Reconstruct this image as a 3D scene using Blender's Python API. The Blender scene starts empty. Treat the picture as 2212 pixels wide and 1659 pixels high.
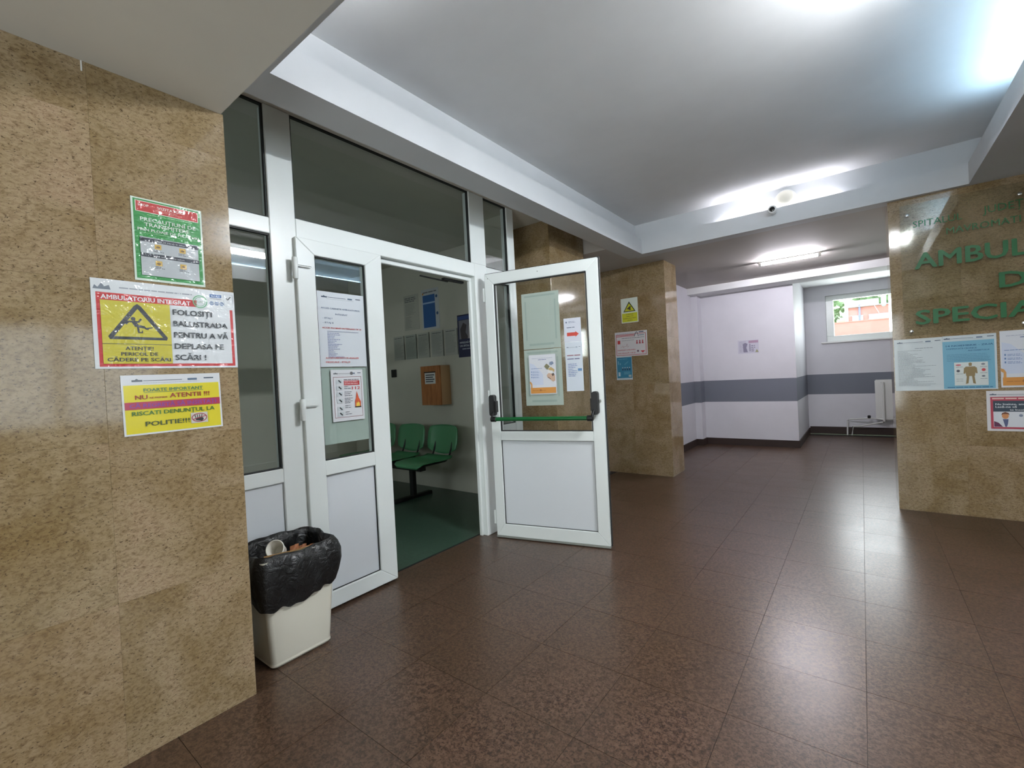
import bpy, bmesh, math, random
from mathutils import Vector, Matrix
random.seed(7)
S = bpy.context.scene
COL = S.collection

# ------------------------------------------------------------------ camera
F_PX = 980.947
def vp_ray(u, v):
    return Vector((u - 1106.0, -(v - 829.5), -F_PX)).normalized()
_yc = vp_ray(1861, 779); _xc = -vp_ray(-165, 882)
_xc = (_xc - _yc * _xc.dot(_yc)).normalized(); _zc = _xc.cross(_yc)
ROT = Matrix((_xc, _yc, _zc))
CAM_Z = 1.26
cam = bpy.data.cameras.new('camera'); camo = bpy.data.objects.new('camera', cam); COL.objects.link(camo)
camo.matrix_world = Matrix.Translation((0, 0, CAM_Z)) @ ROT.to_4x4()
cam.sensor_width = 36.0; cam.lens = 36.0 * F_PX / 2212.0; cam.clip_start = 0.05; cam.clip_end = 300
S.camera = camo

# ------------------------------------------------------------------ world, daylight, exposure
W = bpy.data.worlds.new('overcast_sky'); S.world = W; W.use_nodes = True
W.node_tree.nodes['Background'].inputs[0].default_value = (0.80, 0.90, 1.0, 1)
W.node_tree.nodes['Background'].inputs[1].default_value = 2.6
def area(name, loc, rot, sx, sy, power, color):
    l = bpy.data.lights.new(name, 'AREA'); l.shape = 'RECTANGLE'; l.size = sx; l.size_y = sy
    l.energy = power; l.color = color
    o = bpy.data.objects.new(name, l); COL.objects.link(o); o.location = loc; o.rotation_euler = rot
    return o
# daylight falling through the entrance glazing on the right and through the far window
area('daylight_entrance', (3.52, 1.0, 1.55), (0, math.radians(90), 0), 1.3, 2.0, 3, (0.93, 0.97, 1.0))
area('fill_rear', (-0.35, -2.32, 1.2), (math.radians(90), 0, 0), 2.0, 1.9, 40, (1.0, 0.97, 0.93))  # added fill light from behind the viewer
area('daylight_far_window', (0.35, 9.96, 2.03), (math.radians(-90), 0, 0), 1.6, 0.6, 36, (0.95, 0.97, 1.0))
area('fill_waiting_room', (-4.3, -1.62, 1.6), (math.radians(90), 0, 0), 1.7, 1.1, 4, (1.0, 0.98, 0.93))  # added fill light that brightens the waiting room
S.view_settings.view_transform = 'Standard'; S.view_settings.look = 'None'
S.view_settings.exposure = 0.63; S.view_settings.gamma = 1.0; S.view_settings.use_curve_mapping = False

# ------------------------------------------------------------------ materials
def srgb(r, g, b):
    def f(c):
        c /= 255.0
        return c / 12.92 if c <= 0.04045 else ((c + 0.055) / 1.055) ** 2.4
    return (f(r), f(g), f(b), 1.0)
MATS = {}
def principled(name, color, rough=0.5, **kw):
    m = bpy.data.materials.new(name); m.use_nodes = True
    b = m.node_tree.nodes['Principled BSDF']
    b.inputs['Base Color'].default_value = color; b.inputs['Roughness'].default_value = rough
    for k, v in kw.items(): b.inputs[k.replace('_', ' ')].default_value = v
    return m
def nodes(m): return m.node_tree.nodes, m.node_tree.links
def wpos(m, offset_random=True):
    """world position, shifted for each separate stone so that the grain breaks at the joints"""
    n, l = nodes(m)
    g = n.new('ShaderNodeNewGeometry')
    if not offset_random: return g.outputs['Position']
    oi = n.new('ShaderNodeObjectInfo'); mu = n.new('ShaderNodeMath'); mu.operation = 'MULTIPLY'; mu.inputs[1].default_value = 60
    l.new(oi.outputs['Random'], mu.inputs[0])
    a = n.new('ShaderNodeVectorMath'); a.operation = 'ADD'
    l.new(g.outputs['Position'], a.inputs[0]); l.new(mu.outputs[0], a.inputs[1])
    return a.outputs[0]
def noise(m, vec, scale, detail=3, rough=0.6, dist=0.0):
    n, l = nodes(m); t = n.new('ShaderNodeTexNoise')
    t.inputs['Scale'].default_value = scale; t.inputs['Detail'].default_value = detail
    t.inputs['Roughness'].default_value = rough; t.inputs['Distortion'].default_value = dist
    l.new(vec, t.inputs['Vector']); return t.outputs['Fac']
def ramp(m, fac, stops):
    n, l = nodes(m); r = n.new('ShaderNodeValToRGB'); e = r.color_ramp.elements
    while len(e) < len(stops): e.new(0.5)
    for x, (p, c) in zip(e, stops): x.position = p; x.color = c
    l.new(fac, r.inputs[0]); return r.outputs[0]
def mix(m, fac, a, b, mode='MIX'):
    n, l = nodes(m); x = n.new('ShaderNodeMix'); x.data_type = 'RGBA'; x.blend_type = mode
    if isinstance(fac, float): x.inputs[0].default_value = fac
    else: l.new(fac, x.inputs[0])
    for i, v in ((6, a), (7, b)):
        if isinstance(v, tuple): x.inputs[i].default_value = v
        else: l.new(v, x.inputs[i])
    return x.outputs[2]
def bump(m, h, strength, dist, target='Normal'):
    n, l = nodes(m); b = n.new('ShaderNodeBump'); b.inputs['Strength'].default_value = strength; b.inputs['Distance'].default_value = dist
    l.new(h, b.inputs['Height']); l.new(b.outputs[0], n['Principled BSDF'].inputs[target])
def base(m, sock): m.node_tree.links.new(sock, m.node_tree.nodes['Principled BSDF'].inputs['Base Color'])
def stretch(m, vec, sx, sy, sz, rot=(0, 0, 0)):
    n, l = nodes(m); mp = n.new('ShaderNodeMapping'); mp.inputs['Scale'].default_value = (sx, sy, sz); mp.inputs['Rotation'].default_value = rot
    l.new(vec, mp.inputs[0]); return mp.outputs[0]

def beige_granite():
    m = principled('beige_granite', (0.4, 0.3, 0.2, 1), 0.085)
    v = wpos(m)
    big = noise(m, v, 4.2, 4, 0.6, 0.5)
    c = ramp(m, big, [(0.30, srgb(146, 127, 95)), (0.46, srgb(158, 141, 114)), (0.56, srgb(169, 153, 129)), (0.70, srgb(177, 158, 137))])
    flow = stretch(m, v, 1.0, 1.0, 1.7, (0.5, 0.2, 0))
    mid = noise(m, flow, 58, 5, 0.72, 0.5)
    c = mix(m, 0.85, c, ramp(m, mid, [(0.28, srgb(140, 120, 92)), (0.44, srgb(212, 200, 180)), (0.58, srgb(244, 238, 224)), (0.8, srgb(214, 200, 176))]), 'MULTIPLY')
    fine = noise(m, flow, 110, 3, 0.65, 0.5)
    c = mix(m, ramp(m, fine, [(0.345, (0.9, 0.9, 0.9, 1)), (0.395, (0, 0, 0, 1))]), c, srgb(74, 60, 44))
    oi = m.node_tree.nodes.new('ShaderNodeObjectInfo')
    c = mix(m, 1.0, c, ramp(m, oi.outputs['Random'], [(0.0, (0.92, 0.91, 0.86, 1)), (0.5, (0.98, 0.97, 0.96, 1)), (1.0, (0.99, 0.95, 0.93, 1))]), 'MULTIPLY')
    base(m, c); bump(m, big, 0.01, 0.01); return m
def brown_granite():
    m = principled('brown_granite', (0.1, 0.07, 0.05, 1), 0.24)
    v = wpos(m)
    big = noise(m, v, 1.7, 2)
    c = ramp(m, big, [(0.3, srgb(96, 76, 60)), (0.7, srgb(105, 84, 70))])
    g1 = noise(m, v, 70, 5, 0.7, 0.5)
    c = mix(m, 0.9, c, ramp(m, g1, [(0.30, srgb(62, 50, 44)), (0.44, srgb(164, 150, 140)), (0.54, srgb(228, 218, 210)), (0.70, srgb(255, 250, 244))]), 'MULTIPLY')
    g2 = noise(m, v, 130, 2, 0.6)
    c = mix(m, ramp(m, g2, [(0.37, (0.85, 0.85, 0.85, 1)), (0.43, (0, 0, 0, 1))]), c, srgb(44, 33, 27))
    base(m, c)
    n, l = nodes(m)
    rr = n.new('ShaderNodeMapRange'); rr.inputs['To Min'].default_value = 0.26; rr.inputs['To Max'].default_value = 0.36
    l.new(noise(m, v, 5, 3), rr.inputs['Value']); l.new(rr.outputs[0], n['Principled BSDF'].inputs['Roughness'])
    bump(m, noise(m, v, 26, 2), 0.02, 0.004); return m
def plaster(name, col, rough=0.75, band=False):
    m = principled(name, col, rough); v = wpos(m, False)
    c = ramp(m, noise(m, v, 2.2, 3), [(0.35, tuple(x * 0.95 for x in col[:3]) + (1,)), (0.65, col)])
    if band:   # a painted dado stripe at rail height
        n, l = nodes(m); sp = n.new('ShaderNodeSeparateXYZ'); l.new(v, sp.inputs[0])
        a = n.new('ShaderNodeMath'); a.operation = 'COMPARE'; a.inputs[1].default_value = 0.878; a.inputs[2].default_value = 0.176
        l.new(sp.outputs['Z'], a.inputs[0])
        c = mix(m, a.outputs[0], c, srgb(112, 116, 128))
    base(m, c); bump(m, noise(m, v, 60, 3), 0.06, 0.003); return m
def glass_mat(name, tint=(0.90, 0.95, 0.93, 1), ior=1.52, boost=1.0):
    m = bpy.data.materials.new(name); m.use_nodes = True; n, l = nodes(m)
    n.remove(n['Principled BSDF']); out = n['Material Output']
    t = n.new('ShaderNodeBsdfTransparent'); t.inputs[0].default_value = tint
    g = n.new('ShaderNodeBsdfGlossy'); g.inputs['Roughness'].default_value = 0.015
    f = n.new('ShaderNodeLayerWeight'); f.inputs['Blend'].default_value = 0.5
    pw = n.new('ShaderNodeMath'); pw.operation = 'POWER'; pw.inputs[1].default_value = 2.6; l.new(f.outputs['Facing'], pw.inputs[0])
    f0 = ((ior - 1) / (ior + 1)) ** 2 * boost
    mu = n.new('ShaderNodeMath'); mu.operation = 'MULTIPLY_ADD'; mu.inputs[1].default_value = 1 - f0; mu.inputs[2].default_value = f0; mu.use_clamp = True
    l.new(pw.outputs[0], mu.inputs[0])
    x = n.new('ShaderNodeMixShader'); l.new(mu.outputs[0], x.inputs[0]); l.new(t.outputs[0], x.inputs[1]); l.new(g.outputs[0], x.inputs[2])
    l.new(x.outputs[0], out.inputs[0]); return m
def emit(name, col, s):
    m = principled(name, (0.9, 0.9, 0.9, 1), 0.4)
    b = m.node_tree.nodes['Principled BSDF']; b.inputs['Emission Color'].default_value = col; b.inputs['Emission Strength'].default_value = s
    return m
M = MATS
M['beige'] = beige_granite(); M['brown'] = brown_granite()
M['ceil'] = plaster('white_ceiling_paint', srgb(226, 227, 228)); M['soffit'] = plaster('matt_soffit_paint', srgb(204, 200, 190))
M['beam'] = plaster('beam_paint_toned_down', srgb(196, 198, 200))  # darker copy of the ceiling paint; tones down lamp glare by colour
M['dull'] = plaster('shaded_ceiling_paint', srgb(186, 181, 176))  # ceiling paint with the corridor's shade put into its colour
M['inner_wall'] = plaster('cream_inner_paint', srgb(196, 194, 180))
M['lilac'] = plaster('white_corridor_paint', srgb(214, 213, 220), 0.6, True)
M['plain'] = plaster('plain_wall_paint', srgb(196, 194, 188))
M['pvc'] = principled('white_pvc', srgb(226, 231, 229), 0.28)
M['panel'] = principled('white_panel', srgb(214, 218, 222), 0.35)
M['pvc_grey'] = principled('grey_aluminium_strip', srgb(150, 152, 146), 0.4, Metallic=0.3)
M['gasket'] = principled('black_gasket', srgb(22, 24, 24), 0.6)
M['black'] = principled('black_plastic', srgb(8, 8, 9), 0.5)
M['green_bar'] = principled('green_bar_paint', srgb(6, 88, 40), 0.3)
M['glass'] = glass_mat('clear_glass', (0.95, 0.97, 0.96, 1)); M['dark_glass'] = glass_mat('slightly_tinted_glass', (0.93, 0.95, 0.94, 1), 1.55)
M['acrylic'] = glass_mat('clear_acrylic', (0.95, 0.96, 0.94, 1), 1.5)
M['grout'] = principled('dark_joint', srgb(48, 40, 36), 0.9)
M['joint'] = principled('stone_joint', srgb(140, 123, 92), 0.9)
def lino():
    m = principled('green_linoleum', srgb(72, 100, 84), 0.3); v = wpos(m, False)
    base(m, ramp(m, noise(m, v, 30, 4), [(0.35, srgb(52, 74, 62)), (0.65, srgb(62, 86, 72))])); return m
M['lino'] = lino()
M['skirt'] = principled('dark_brown_skirting', srgb(46, 30, 25), 0.6)
M['green_seat'] = principled('green_seat_plastic', srgb(74, 140, 96), 0.32)
def wood():
    m = principled('orange_wood', srgb(170, 104, 52), 0.4); v = wpos(m, False)
    base(m, ramp(m, noise(m, stretch(m, v, 14, 14, 1.2), 5, 4), [(0.3, srgb(150, 88, 42)), (0.7, srgb(186, 120, 66))])); return m
M['wood'] = wood(); M['wood_side'] = principled('pale_wood_side', srgb(190, 150, 108), 0.5)
M['bin'] = principled('off_white_bin_plastic', srgb(218, 214, 200), 0.35)
def bag():
    m = principled('black_bin_liner', srgb(15, 15, 16), 0.36); v = wpos(m, False)
    bump(m, noise(m, v, 24, 4, 0.6, 1.5), 0.5, 0.02); return m
M['bag'] = bag()
M['card'] = principled('brown_cardboard', srgb(176, 138, 90), 0.8)
M['cup'] = principled('white_paper_cup', srgb(236, 232, 222), 0.5)
M['orange_litter'] = principled('orange_wrapper', srgb(140, 84, 46), 0.6)
M['white_metal'] = principled('white_painted_metal', srgb(222, 222, 220), 0.35)
M['steel'] = principled('bright_steel', srgb(200, 200, 198), 0.25, Metallic=1.0)
M['lens'] = principled('dark_lens', srgb(8, 8, 10), 0.08)
M['tube_pink'] = emit('lit_tube', (0.95, 0.92, 1.0, 1), 300)
M['tube_far'] = emit('lit_cove_tube', (0.96, 0.93, 1.0, 1), 26)
M['tube_white'] = emit('lit_white_tube', (0.96, 0.98, 1.0, 1), 62)
M['tube_blue'] = emit('lit_cool_tube', (0.94, 0.97, 1.0, 1), 285)
M['tube_cool'] = emit('lit_blue_white_tube', (0.52, 0.78, 1.0, 1), 24)
M['pink_wall'] = plaster('pink_render', srgb(222, 150, 142), 0.8)
M['white_wall'] = plaster('white_render', srgb(240, 236, 232), 0.8)
M['shutter'] = principled('grey_shutter', srgb(190, 188, 198), 0.6)
M['blue_pipe'] = principled('blue_grey_pipe', srgb(150, 150, 190), 0.5)
M['leaf'] = principled('green_leaves', srgb(128, 158, 104), 0.7)
M['grass'] = principled('green_grass', srgb(176, 196, 150), 0.9)
M['trunk'] = principled('bark', srgb(90, 72, 56), 0.9)
M['sign_green'] = principled('green_sign_letter', srgb(4, 92, 42), 0.5)

PAPER = {}
def pmat(col, gloss='lam'):
    """printed paper; 'lam' has a wavy clear film on it, 'dull' has none"""
    key = (col, gloss)
    if key in PAPER: return PAPER[key]
    m = principled('print_%d_%d_%d' % col, srgb(*col), 0.55)
    if gloss != 'dull':
        b = m.node_tree.nodes['Principled BSDF']
        b.inputs['Coat Weight'].default_value = 1.0 if gloss == 'wavy' else 0.6
        b.inputs['Coat Roughness'].default_value = 0.10 if gloss == 'wavy' else 0.18
        v = wpos(m, False)
        if gloss == 'wavy':
            h = noise(m, stretch(m, v, 1, 1.0, 1.6, (0.4, 0, 0)), 11, 3, 0.55, 1.2)
            bump(m, h, 0.55, 0.03, 'Coat Normal')
        else: bump(m, noise(m, v, 9, 2), 0.12, 0.02, 'Coat Normal')
    PAPER[key] = m; return m

# ------------------------------------------------------------------ mesh helpers
class MB:
    def __init__(s): s.v = []; s.f = []; s.m = []; s.mats = []
    def mi(s, mat):
        if mat is None: return 0
        if mat not in s.mats: s.mats.append(mat)
        return s.mats.index(mat)
    def add(s, vs, fs, mat=None):
        o = len(s.v); k = s.mi(mat); s.v += [tuple(p) for p in vs]
        for f in fs: s.f.append(tuple(i + o for i in f)); s.m.append(k)
        return s
    def box(s, x0, x1, y0, y1, z0, z1, mat=None):
        return s.add([(x0, y0, z0), (x1, y0, z0), (x1, y1, z0), (x0, y1, z0), (x0, y0, z1), (x1, y0, z1), (x1, y1, z1), (x0, y1, z1)],
                     [(0, 3, 2, 1), (4, 5, 6, 7), (0, 1, 5, 4), (1, 2, 6, 5), (2, 3, 7, 6), (3, 0, 4, 7)], mat)
    def prism(s, pts, axis, a, b, mat=None):
        """polygon (2-D) pushed along axis from a to b"""
        n = len(pts)
        def P(p, t): return {'x': (t, p[0], p[1]), 'y': (p[0], t, p[1]), 'z': (p[0], p[1], t)}[axis]
        vs = [P(p, a) for p in pts] + [P(p, b) for p in pts]
        fs = [tuple(range(n))[::-1], tuple(range(n, 2 * n))] + [(i, (i + 1) % n, n + (i + 1) % n, n + i) for i in range(n)]
        return s.add(vs, fs, mat)
    def rings(s, rings, closed=True, cap=True, mat=None):
        n = len(rings[0]); vs = [p for r in rings for p in r]; fs = []
        for i in range(len(rings) - 1):
            for j in range(n if closed else n - 1):
                k = (j + 1) % n; fs.append((i * n + j, i * n + k, (i + 1) * n + k, (i + 1) * n + j))
        if cap: fs += [tuple(range(n))[::-1], tuple(range((len(rings) - 1) * n, len(rings) * n))]
        return s.add(vs, fs, mat)
    def tube(s, pts, r, n=10, mat=None):
        pts = [Vector(p) for p in pts]; R = []
        for i, p in enumerate(pts):
            d = (pts[min(i + 1, len(pts) - 1)] - pts[max(i - 1, 0)]).normalized()
            up = Vector((0, 0, 1)) if abs(d.z) < 0.9 else Vector((1, 0, 0))
            a = d.cross(up).normalized(); b = d.cross(a)
            R.append([p + (a * math.cos(t) + b * math.sin(t)) * r for t in [2 * math.pi * k / n for k in range(n)]])
        return s.rings(R, True, True, mat)
    def lathe(s, prof, c, axis, n=24, mat=None):
        """prof: list of (radius, height) along axis from point c"""
        R = []
        for r, h in prof:
            ring = []
            for k in range(n):
                t = 2 * math.pi * k / n; a, b = r * math.cos(t), r * math.sin(t)
                ring.append({'z': (c[0] + a, c[1] + b, c[2] + h), 'y': (c[0] + a, c[1] - h, c[2] + b), 'x': (c[0] + h, c[1] + a, c[2] + b)}[axis])
            R.append(ring)
        return s.rings(R, True, True, mat)
    def build(s, name, mat, parent=None, bevel=0.0, smooth=False, seg=1):
        me = bpy.data.meshes.new(name); me.from_pydata(s.v, [], s.f)
        for mm in (s.mats or [mat]): me.materials.append(mm)
        if s.mats:
            for p, k in zip(me.polygons, s.m): p.material_index = k
        bm = bmesh.new(); bm.from_mesh(me); bmesh.ops.recalc_face_normals(bm, faces=bm.faces)
        if bevel > 0: bmesh.ops.bevel(bm, geom=list(bm.edges), offset=bevel, segments=seg, affect='EDGES', clamp_overlap=True)
        bm.to_mesh(me); bm.free()
        if smooth:
            me.shade_smooth()
            if smooth != 'all': me.set_sharp_from_angle(angle=math.radians(smooth if isinstance(smooth, (int, float)) and smooth is not True else 40))
        o = bpy.data.objects.new(name, me); COL.objects.link(o); o.parent = parent
        return o
def tag(o, label=None, cat=None, group=None, kind=None):
    if label: o['label'] = label
    if cat: o['category'] = cat
    if group: o['group'] = group
    if kind: o['kind'] = kind
    return o
def empty(name, loc=(0, 0, 0), rz=0.0, ry=0.0):
    o = bpy.data.objects.new(name, None); COL.objects.link(o); o.location = loc; o.rotation_euler = (0, ry, rz); o.empty_display_size = 0.1
    return o
def struct(name, mb, mat, label, cat=None, bevel=0.0):
    return tag(mb.build(name, mat, None, bevel), label, cat, None, 'structure')
def project(p):
    c = ROT.transposed() @ (Vector(p) - Vector((0, 0, CAM_Z)))
    if c.z > -0.05: return None
    return (1106 + F_PX * c.x / -c.z, 829.5 - F_PX * c.y / -c.z)

# ------------------------------------------------------------------ lettering (built-in font, turned into flat meshes)
_tc = bpy.data.curves.new('lettering', 'FONT'); _to = bpy.data.objects.new('lettering', _tc); COL.objects.link(_to)
TXT = {}
def text_geo(body, bold):
    k = (body, bold)
    if k not in TXT:
        _tc.body = body; _tc.size = 1.0; _tc.resolution_u = 2; _tc.offset = 0.0
        bpy.context.view_layer.update()
        dg = bpy.context.evaluated_depsgraph_get(); ev = _to.evaluated_get(dg); me = ev.to_mesh()
        vs = [tuple(v.co) for v in me.vertices]; fs = [tuple(p.vertices) for p in me.polygons]
        ev.to_mesh_clear()
        if bold:
            V, Fc = [], []
            for q, (dx, dy) in enumerate(((0, 0), (-0.024, 0), (0.024, 0), (0, -0.014), (0, 0.014))):
                o = len(V); V += [(x + dx, y + dy, q) for x, y, z in vs]; Fc += [tuple(i + o for i in f) for f in fs]
            vs, fs = V, Fc
        TXT[k] = (vs, fs)
    return TXT[k]

# ------------------------------------------------------------------ posters and notices
JOINED = {'small_print', 'letterhead', 'falling_figure', 'warning_triangle', 'hand_drawing', 'prohibition_mark', 'flame_picture', 'hands_picture', 'heartbeat_line', 'heart', 'body_figure', 'grey_photograph', 'drawn_people', 'organ_pictures', 'pictograms'}
STUFF = {'small_print', 'letterhead', 'organ_pictures', 'drawn_people', 'pictograms'}
class Sheet:
    """a notice: local X right, Z up, front towards local -Y; measures in metres from the top-left corner"""
    def __init__(s, name, label, loc, rz, w, h, color=(226, 230, 232), cat='notice', group=None, gloss='lam', thick=0.0012, roll=0.0, parent=None):
        s.root = empty(name, loc, math.radians(rz)); s.root.rotation_euler.y = math.radians(roll)
        tag(s.root, label, cat, group)
        s.w, s.h, s.gloss = w, h, gloss; s.k = 0; s.parts = {}
        MB().box(0, w, -thick, 0, -h, 0).build('paper', pmat(color, gloss), s.root)
        s.y = -thick - 0.0002
    def _mb(s, part):
        # small print and pictures of several strokes stay joined; every other printed piece is a part of its own
        k = part if part in JOINED else (part, len(s.parts))
        return s.parts.setdefault(k, MB())
    def _y(s): s.k += 1; return s.y - s.k * 0.00004
    def rect(s, x, y, w, h, col, part='printed_block'):
        t = s._y(); s._mb(part).add([(x, t, -y - h), (x + w, t, -y - h), (x + w, t, -y), (x, t, -y)], [(0, 1, 2, 3)], pmat(col, s.gloss)); return s
    def frame(s, x, y, w, h, b, col, part='printed_border'):
        t = s._y(); o = [(x, -y), (x + w, -y), (x + w, -y - h), (x, -y - h)]; i = [(x + b, -y - b), (x + w - b, -y - b), (x + w - b, -y - h + b), (x + b, -y - h + b)]
        s._mb(part).add([(p[0], t, p[1]) for p in o + i], [(k, (k + 1) % 4, 4 + (k + 1) % 4, 4 + k) for k in range(4)], pmat(col, s.gloss)); return s
    def poly(s, pts, col, part='printed_picture'):
        t = s._y(); s._mb(part).add([(p[0], t, -p[1]) for p in pts], [tuple(range(len(pts)))], pmat(col, s.gloss)); return s
    def disc(s, cx, cy, r, col, part='printed_picture', ry=None, n=20):
        ry = ry or r
        return s.poly([(cx + r * math.cos(2 * math.pi * k / n), cy + ry * math.sin(2 * math.pi * k / n)) for k in range(n)], col, part)
    def ring(s, cx, cy, r, b, col, part='printed_picture', ry=None, n=28):
        t = s._y(); ry = ry or r; A = [2 * math.pi * k / n for k in range(n)]
        vs = [(cx + r * math.cos(a), t, -cy - ry * math.sin(a)) for a in A] + [(cx + (r - b) * math.cos(a), t, -cy - (ry - b) * math.sin(a)) for a in A]
        s._mb(part).add(vs, [(k, (k + 1) % n, n + (k + 1) % n, n + k) for k in range(n)], pmat(col, s.gloss)); return s
    def line(s, x0, y0, x1, y1, b, col, part='printed_picture'):
        dx, dy = x1 - x0, y1 - y0; L = math.hypot(dx, dy); nx, ny = -dy / L * b / 2, dx / L * b / 2
        return s.poly([(x0 + nx, y0 + ny), (x1 + nx, y1 + ny), (x1 - nx, y1 - ny), (x0 - nx, y0 - ny)], col, part)
    def text(s, body, x, y, h, col, w=None, align='l', bold=False, part='lettering'):
        """baseline at y, capital height h, squeezed to width w when given"""
        vs, fs = text_geo(body, bold)
        if not vs: return s
        x0 = min(p[0] for p in vs); x1 = max(p[0] for p in vs)
        k = h / 0.73; kx = (w / (x1 - x0)) if w else k
        W_ = (x1 - x0) * kx; ox = x - {'l': 0, 'c': W_ / 2, 'r': W_}[align]
        t = s._y(); s.k += 3 if bold else 0
        s._mb(part).add([(ox + (p[0] - x0) * kx, t - p[2] * 0.00003, -y + p[1] * k) for p in vs], fs, pmat(col, s.gloss)); return s
    def lines(s, x, y, w, n, pitch, b, col, part='small_print', seed=0, ragged=0.4):
        rnd = random.Random(seed + n)
        for i in range(n):
            # a row of short dashes reads as a line of small words
            L = w * (1 - ragged * rnd.random()); p = x
            while p < x + L:
                q = min(x + L, p + b * rnd.uniform(2.0, 7.0)); s.rect(p, y + i * pitch, q - p, b, col, part); p = q + b * 0.7
        return s
    def letterhead(s, y=0.014, x0=0.02, x1=None, k=1.0, col=(70, 84, 104)):
        x1 = x1 or s.w - 0.02; L = x1 - x0
        s.poly([(x0, y + 0.010 * k), (x0, y + 0.004 * k), (x0 + 0.008 * k, y + 0.004 * k), (x0 + 0.013 * k, y), (x0 + 0.018 * k, y + 0.004 * k), (x0 + 0.028 * k, y + 0.004 * k), (x0 + 0.028 * k, y + 0.010 * k)], col, 'letterhead')
        s.rect(x0 + 0.03 * k, y + 0.006 * k, L * 0.46, 0.0022 * k, col, 'letterhead')
        s.rect(x0 + L * 0.66, y + 0.003 * k, L * 0.12, 0.007 * k, (88, 108, 132), 'letterhead')
        s.rect(x0 + L * 0.87, y + 0.002 * k, L * 0.13, 0.004 * k, (60, 74, 92), 'letterhead')
        s.lines(x0 + L * 0.12, y + 0.014 * k, L * 0.7, 1, 0.004, 0.0012 * k, (150, 156, 164), 'letterhead', ragged=0.1)
        return s
    def done(s):
        for nm, mb in s.parts.items():
            nm = nm if isinstance(nm, str) else nm[0]
            o = mb.build(nm, None, s.root)
            if nm in STUFF: o['kind'] = 'stuff'
        return s.root

# ------------------------------------------------------------------ the setting: floors
PITCH = 0.405; GX, GY = -0.026, 2.548
sub = MB().box(-2.513, 3.4, -2.2, 9.7, -0.06, -0.0025).box(-3.4, -2.513, 3.72, 9.7, -0.06, -0.0005)
floor = struct('floor', sub, M['grout'], 'polished brown speckled granite floor laid in square slabs', 'floor')
tile_me = MB().box(-PITCH / 2 + 0.0009, PITCH / 2 - 0.0009, -PITCH / 2 + 0.0009, PITCH / 2 - 0.0009, -0.02, 0.0)
proto = tile_me.build('tile', M['brown'], floor, 0.0)
spots = []
i0 = math.ceil((-2.513 - GX) / PITCH) - 1; i1 = int((3.4 - GX) / PITCH) + 1
j0 = math.ceil((-2.2 - GY) / PITCH) - 1; j1 = int((9.7 - GY) / PITCH) + 1
for i in range(i0, i1):
    for j in range(j0, j1):
        x, y = GX + (i + 0.5) * PITCH, GY + (j + 0.5) * PITCH
        if x + PITCH / 2 > 3.4 or y + PITCH / 2 > 9.75: continue
        vis = False
        for dx in (-0.5, 0, 0.5):
            for dy in (-0.5, 0, 0.5):
                q = project((x + dx * PITCH, y + dy * PITCH, 0))
                if q and -20 < q[0] < 2232 and -20 < q[1] < 1680: vis = True
        if x > 1.3 and y > 5.0: vis = False
        spots.append((not vis, math.hypot(x, y), x, y))
spots.sort()
rest = MB(); used = False; count = 0
for hid, d, x, y in spots:
    x0 = x - PITCH / 2; cut = x0 < -2.513
    if not hid and count < 295 and not cut:
        o = proto if not used else proto.copy()
        if used: COL.objects.link(o)
        used = True; o.parent = floor; o.location = (x, y, 0); o.rotation_euler = (random.uniform(-.0007, .0007), random.uniform(-.0007, .0007), 0); count += 1
    else:
        a = PITCH / 2 - 0.0009
        rest.box(max(x - a, -2.513), x + a, y - a, y + a, -0.02, 0.0)
tag(rest.build('tile_rest', M['brown'], floor), kind='stuff')
struct('floor_inner', MB().box(-5.7, -2.513, -1.4, 3.72, -0.06, 0.0), M['lino'], 'dark green linoleum floor of the waiting room behind the doors', 'floor')

# ------------------------------------------------------------------ granite cladding
SLAB = {}
def slab_mesh(w, h, t=0.012):
    k = (round(w, 3), round(h, 3))
    if k not in SLAB:
        o = MB().box(0, w, 0, t, 0, h).build('stone_slab', M['beige'], None, 0.0003); SLAB[k] = o.data
        bpy.data.objects.remove(o)
    return SLAB[k]
def clad(parent, origin, rz, length, us, zs, gap=0.0004):
    """slabs on a vertical face; local X along the face, the outer face at local Y=0 looking to -Y"""
    R = Matrix.Rotation(math.radians(rz), 4, 'Z'); T = Matrix.Translation(origin)
    for a, b in zip(us[:-1], us[1:]):
        for c, d in zip(zs[:-1], zs[1:]):
            o = bpy.data.objects.new('stone_slab', slab_mesh(b - a - gap, d - c - gap)); COL.objects.link(o); o.parent = parent
            o.matrix_local = T @ R @ Matrix.Translation((a + gap / 2, random.uniform(0, 0.0004), c + gap / 2))
            o.rotation_euler.z += random.uniform(-0.0005, 0.0005); o.rotation_euler.x += random.uniform(-0.0004, 0.0004)
ROWS = [0.0, 0.555, 1.11, 1.665, 2.22]
wl = struct('wall_left', MB().box(-2.6, -2.053, -2.2, 0.786, 0, 2.40), M['joint'], 'beige granite slab wall with taped warning notices beside the bin', 'wall')
clad(wl, (-2.041, -2.2, 0), 90, 3.0, [0.0, 0.48, 0.90, 1.32, 1.74, 2.16, 2.58, 2.998], ROWS + [2.40])
clad(wl, (-2.053, 0.798, 0), 180, 0.5, [0.0, 0.36, 0.547], ROWS + [2.40])

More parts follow.
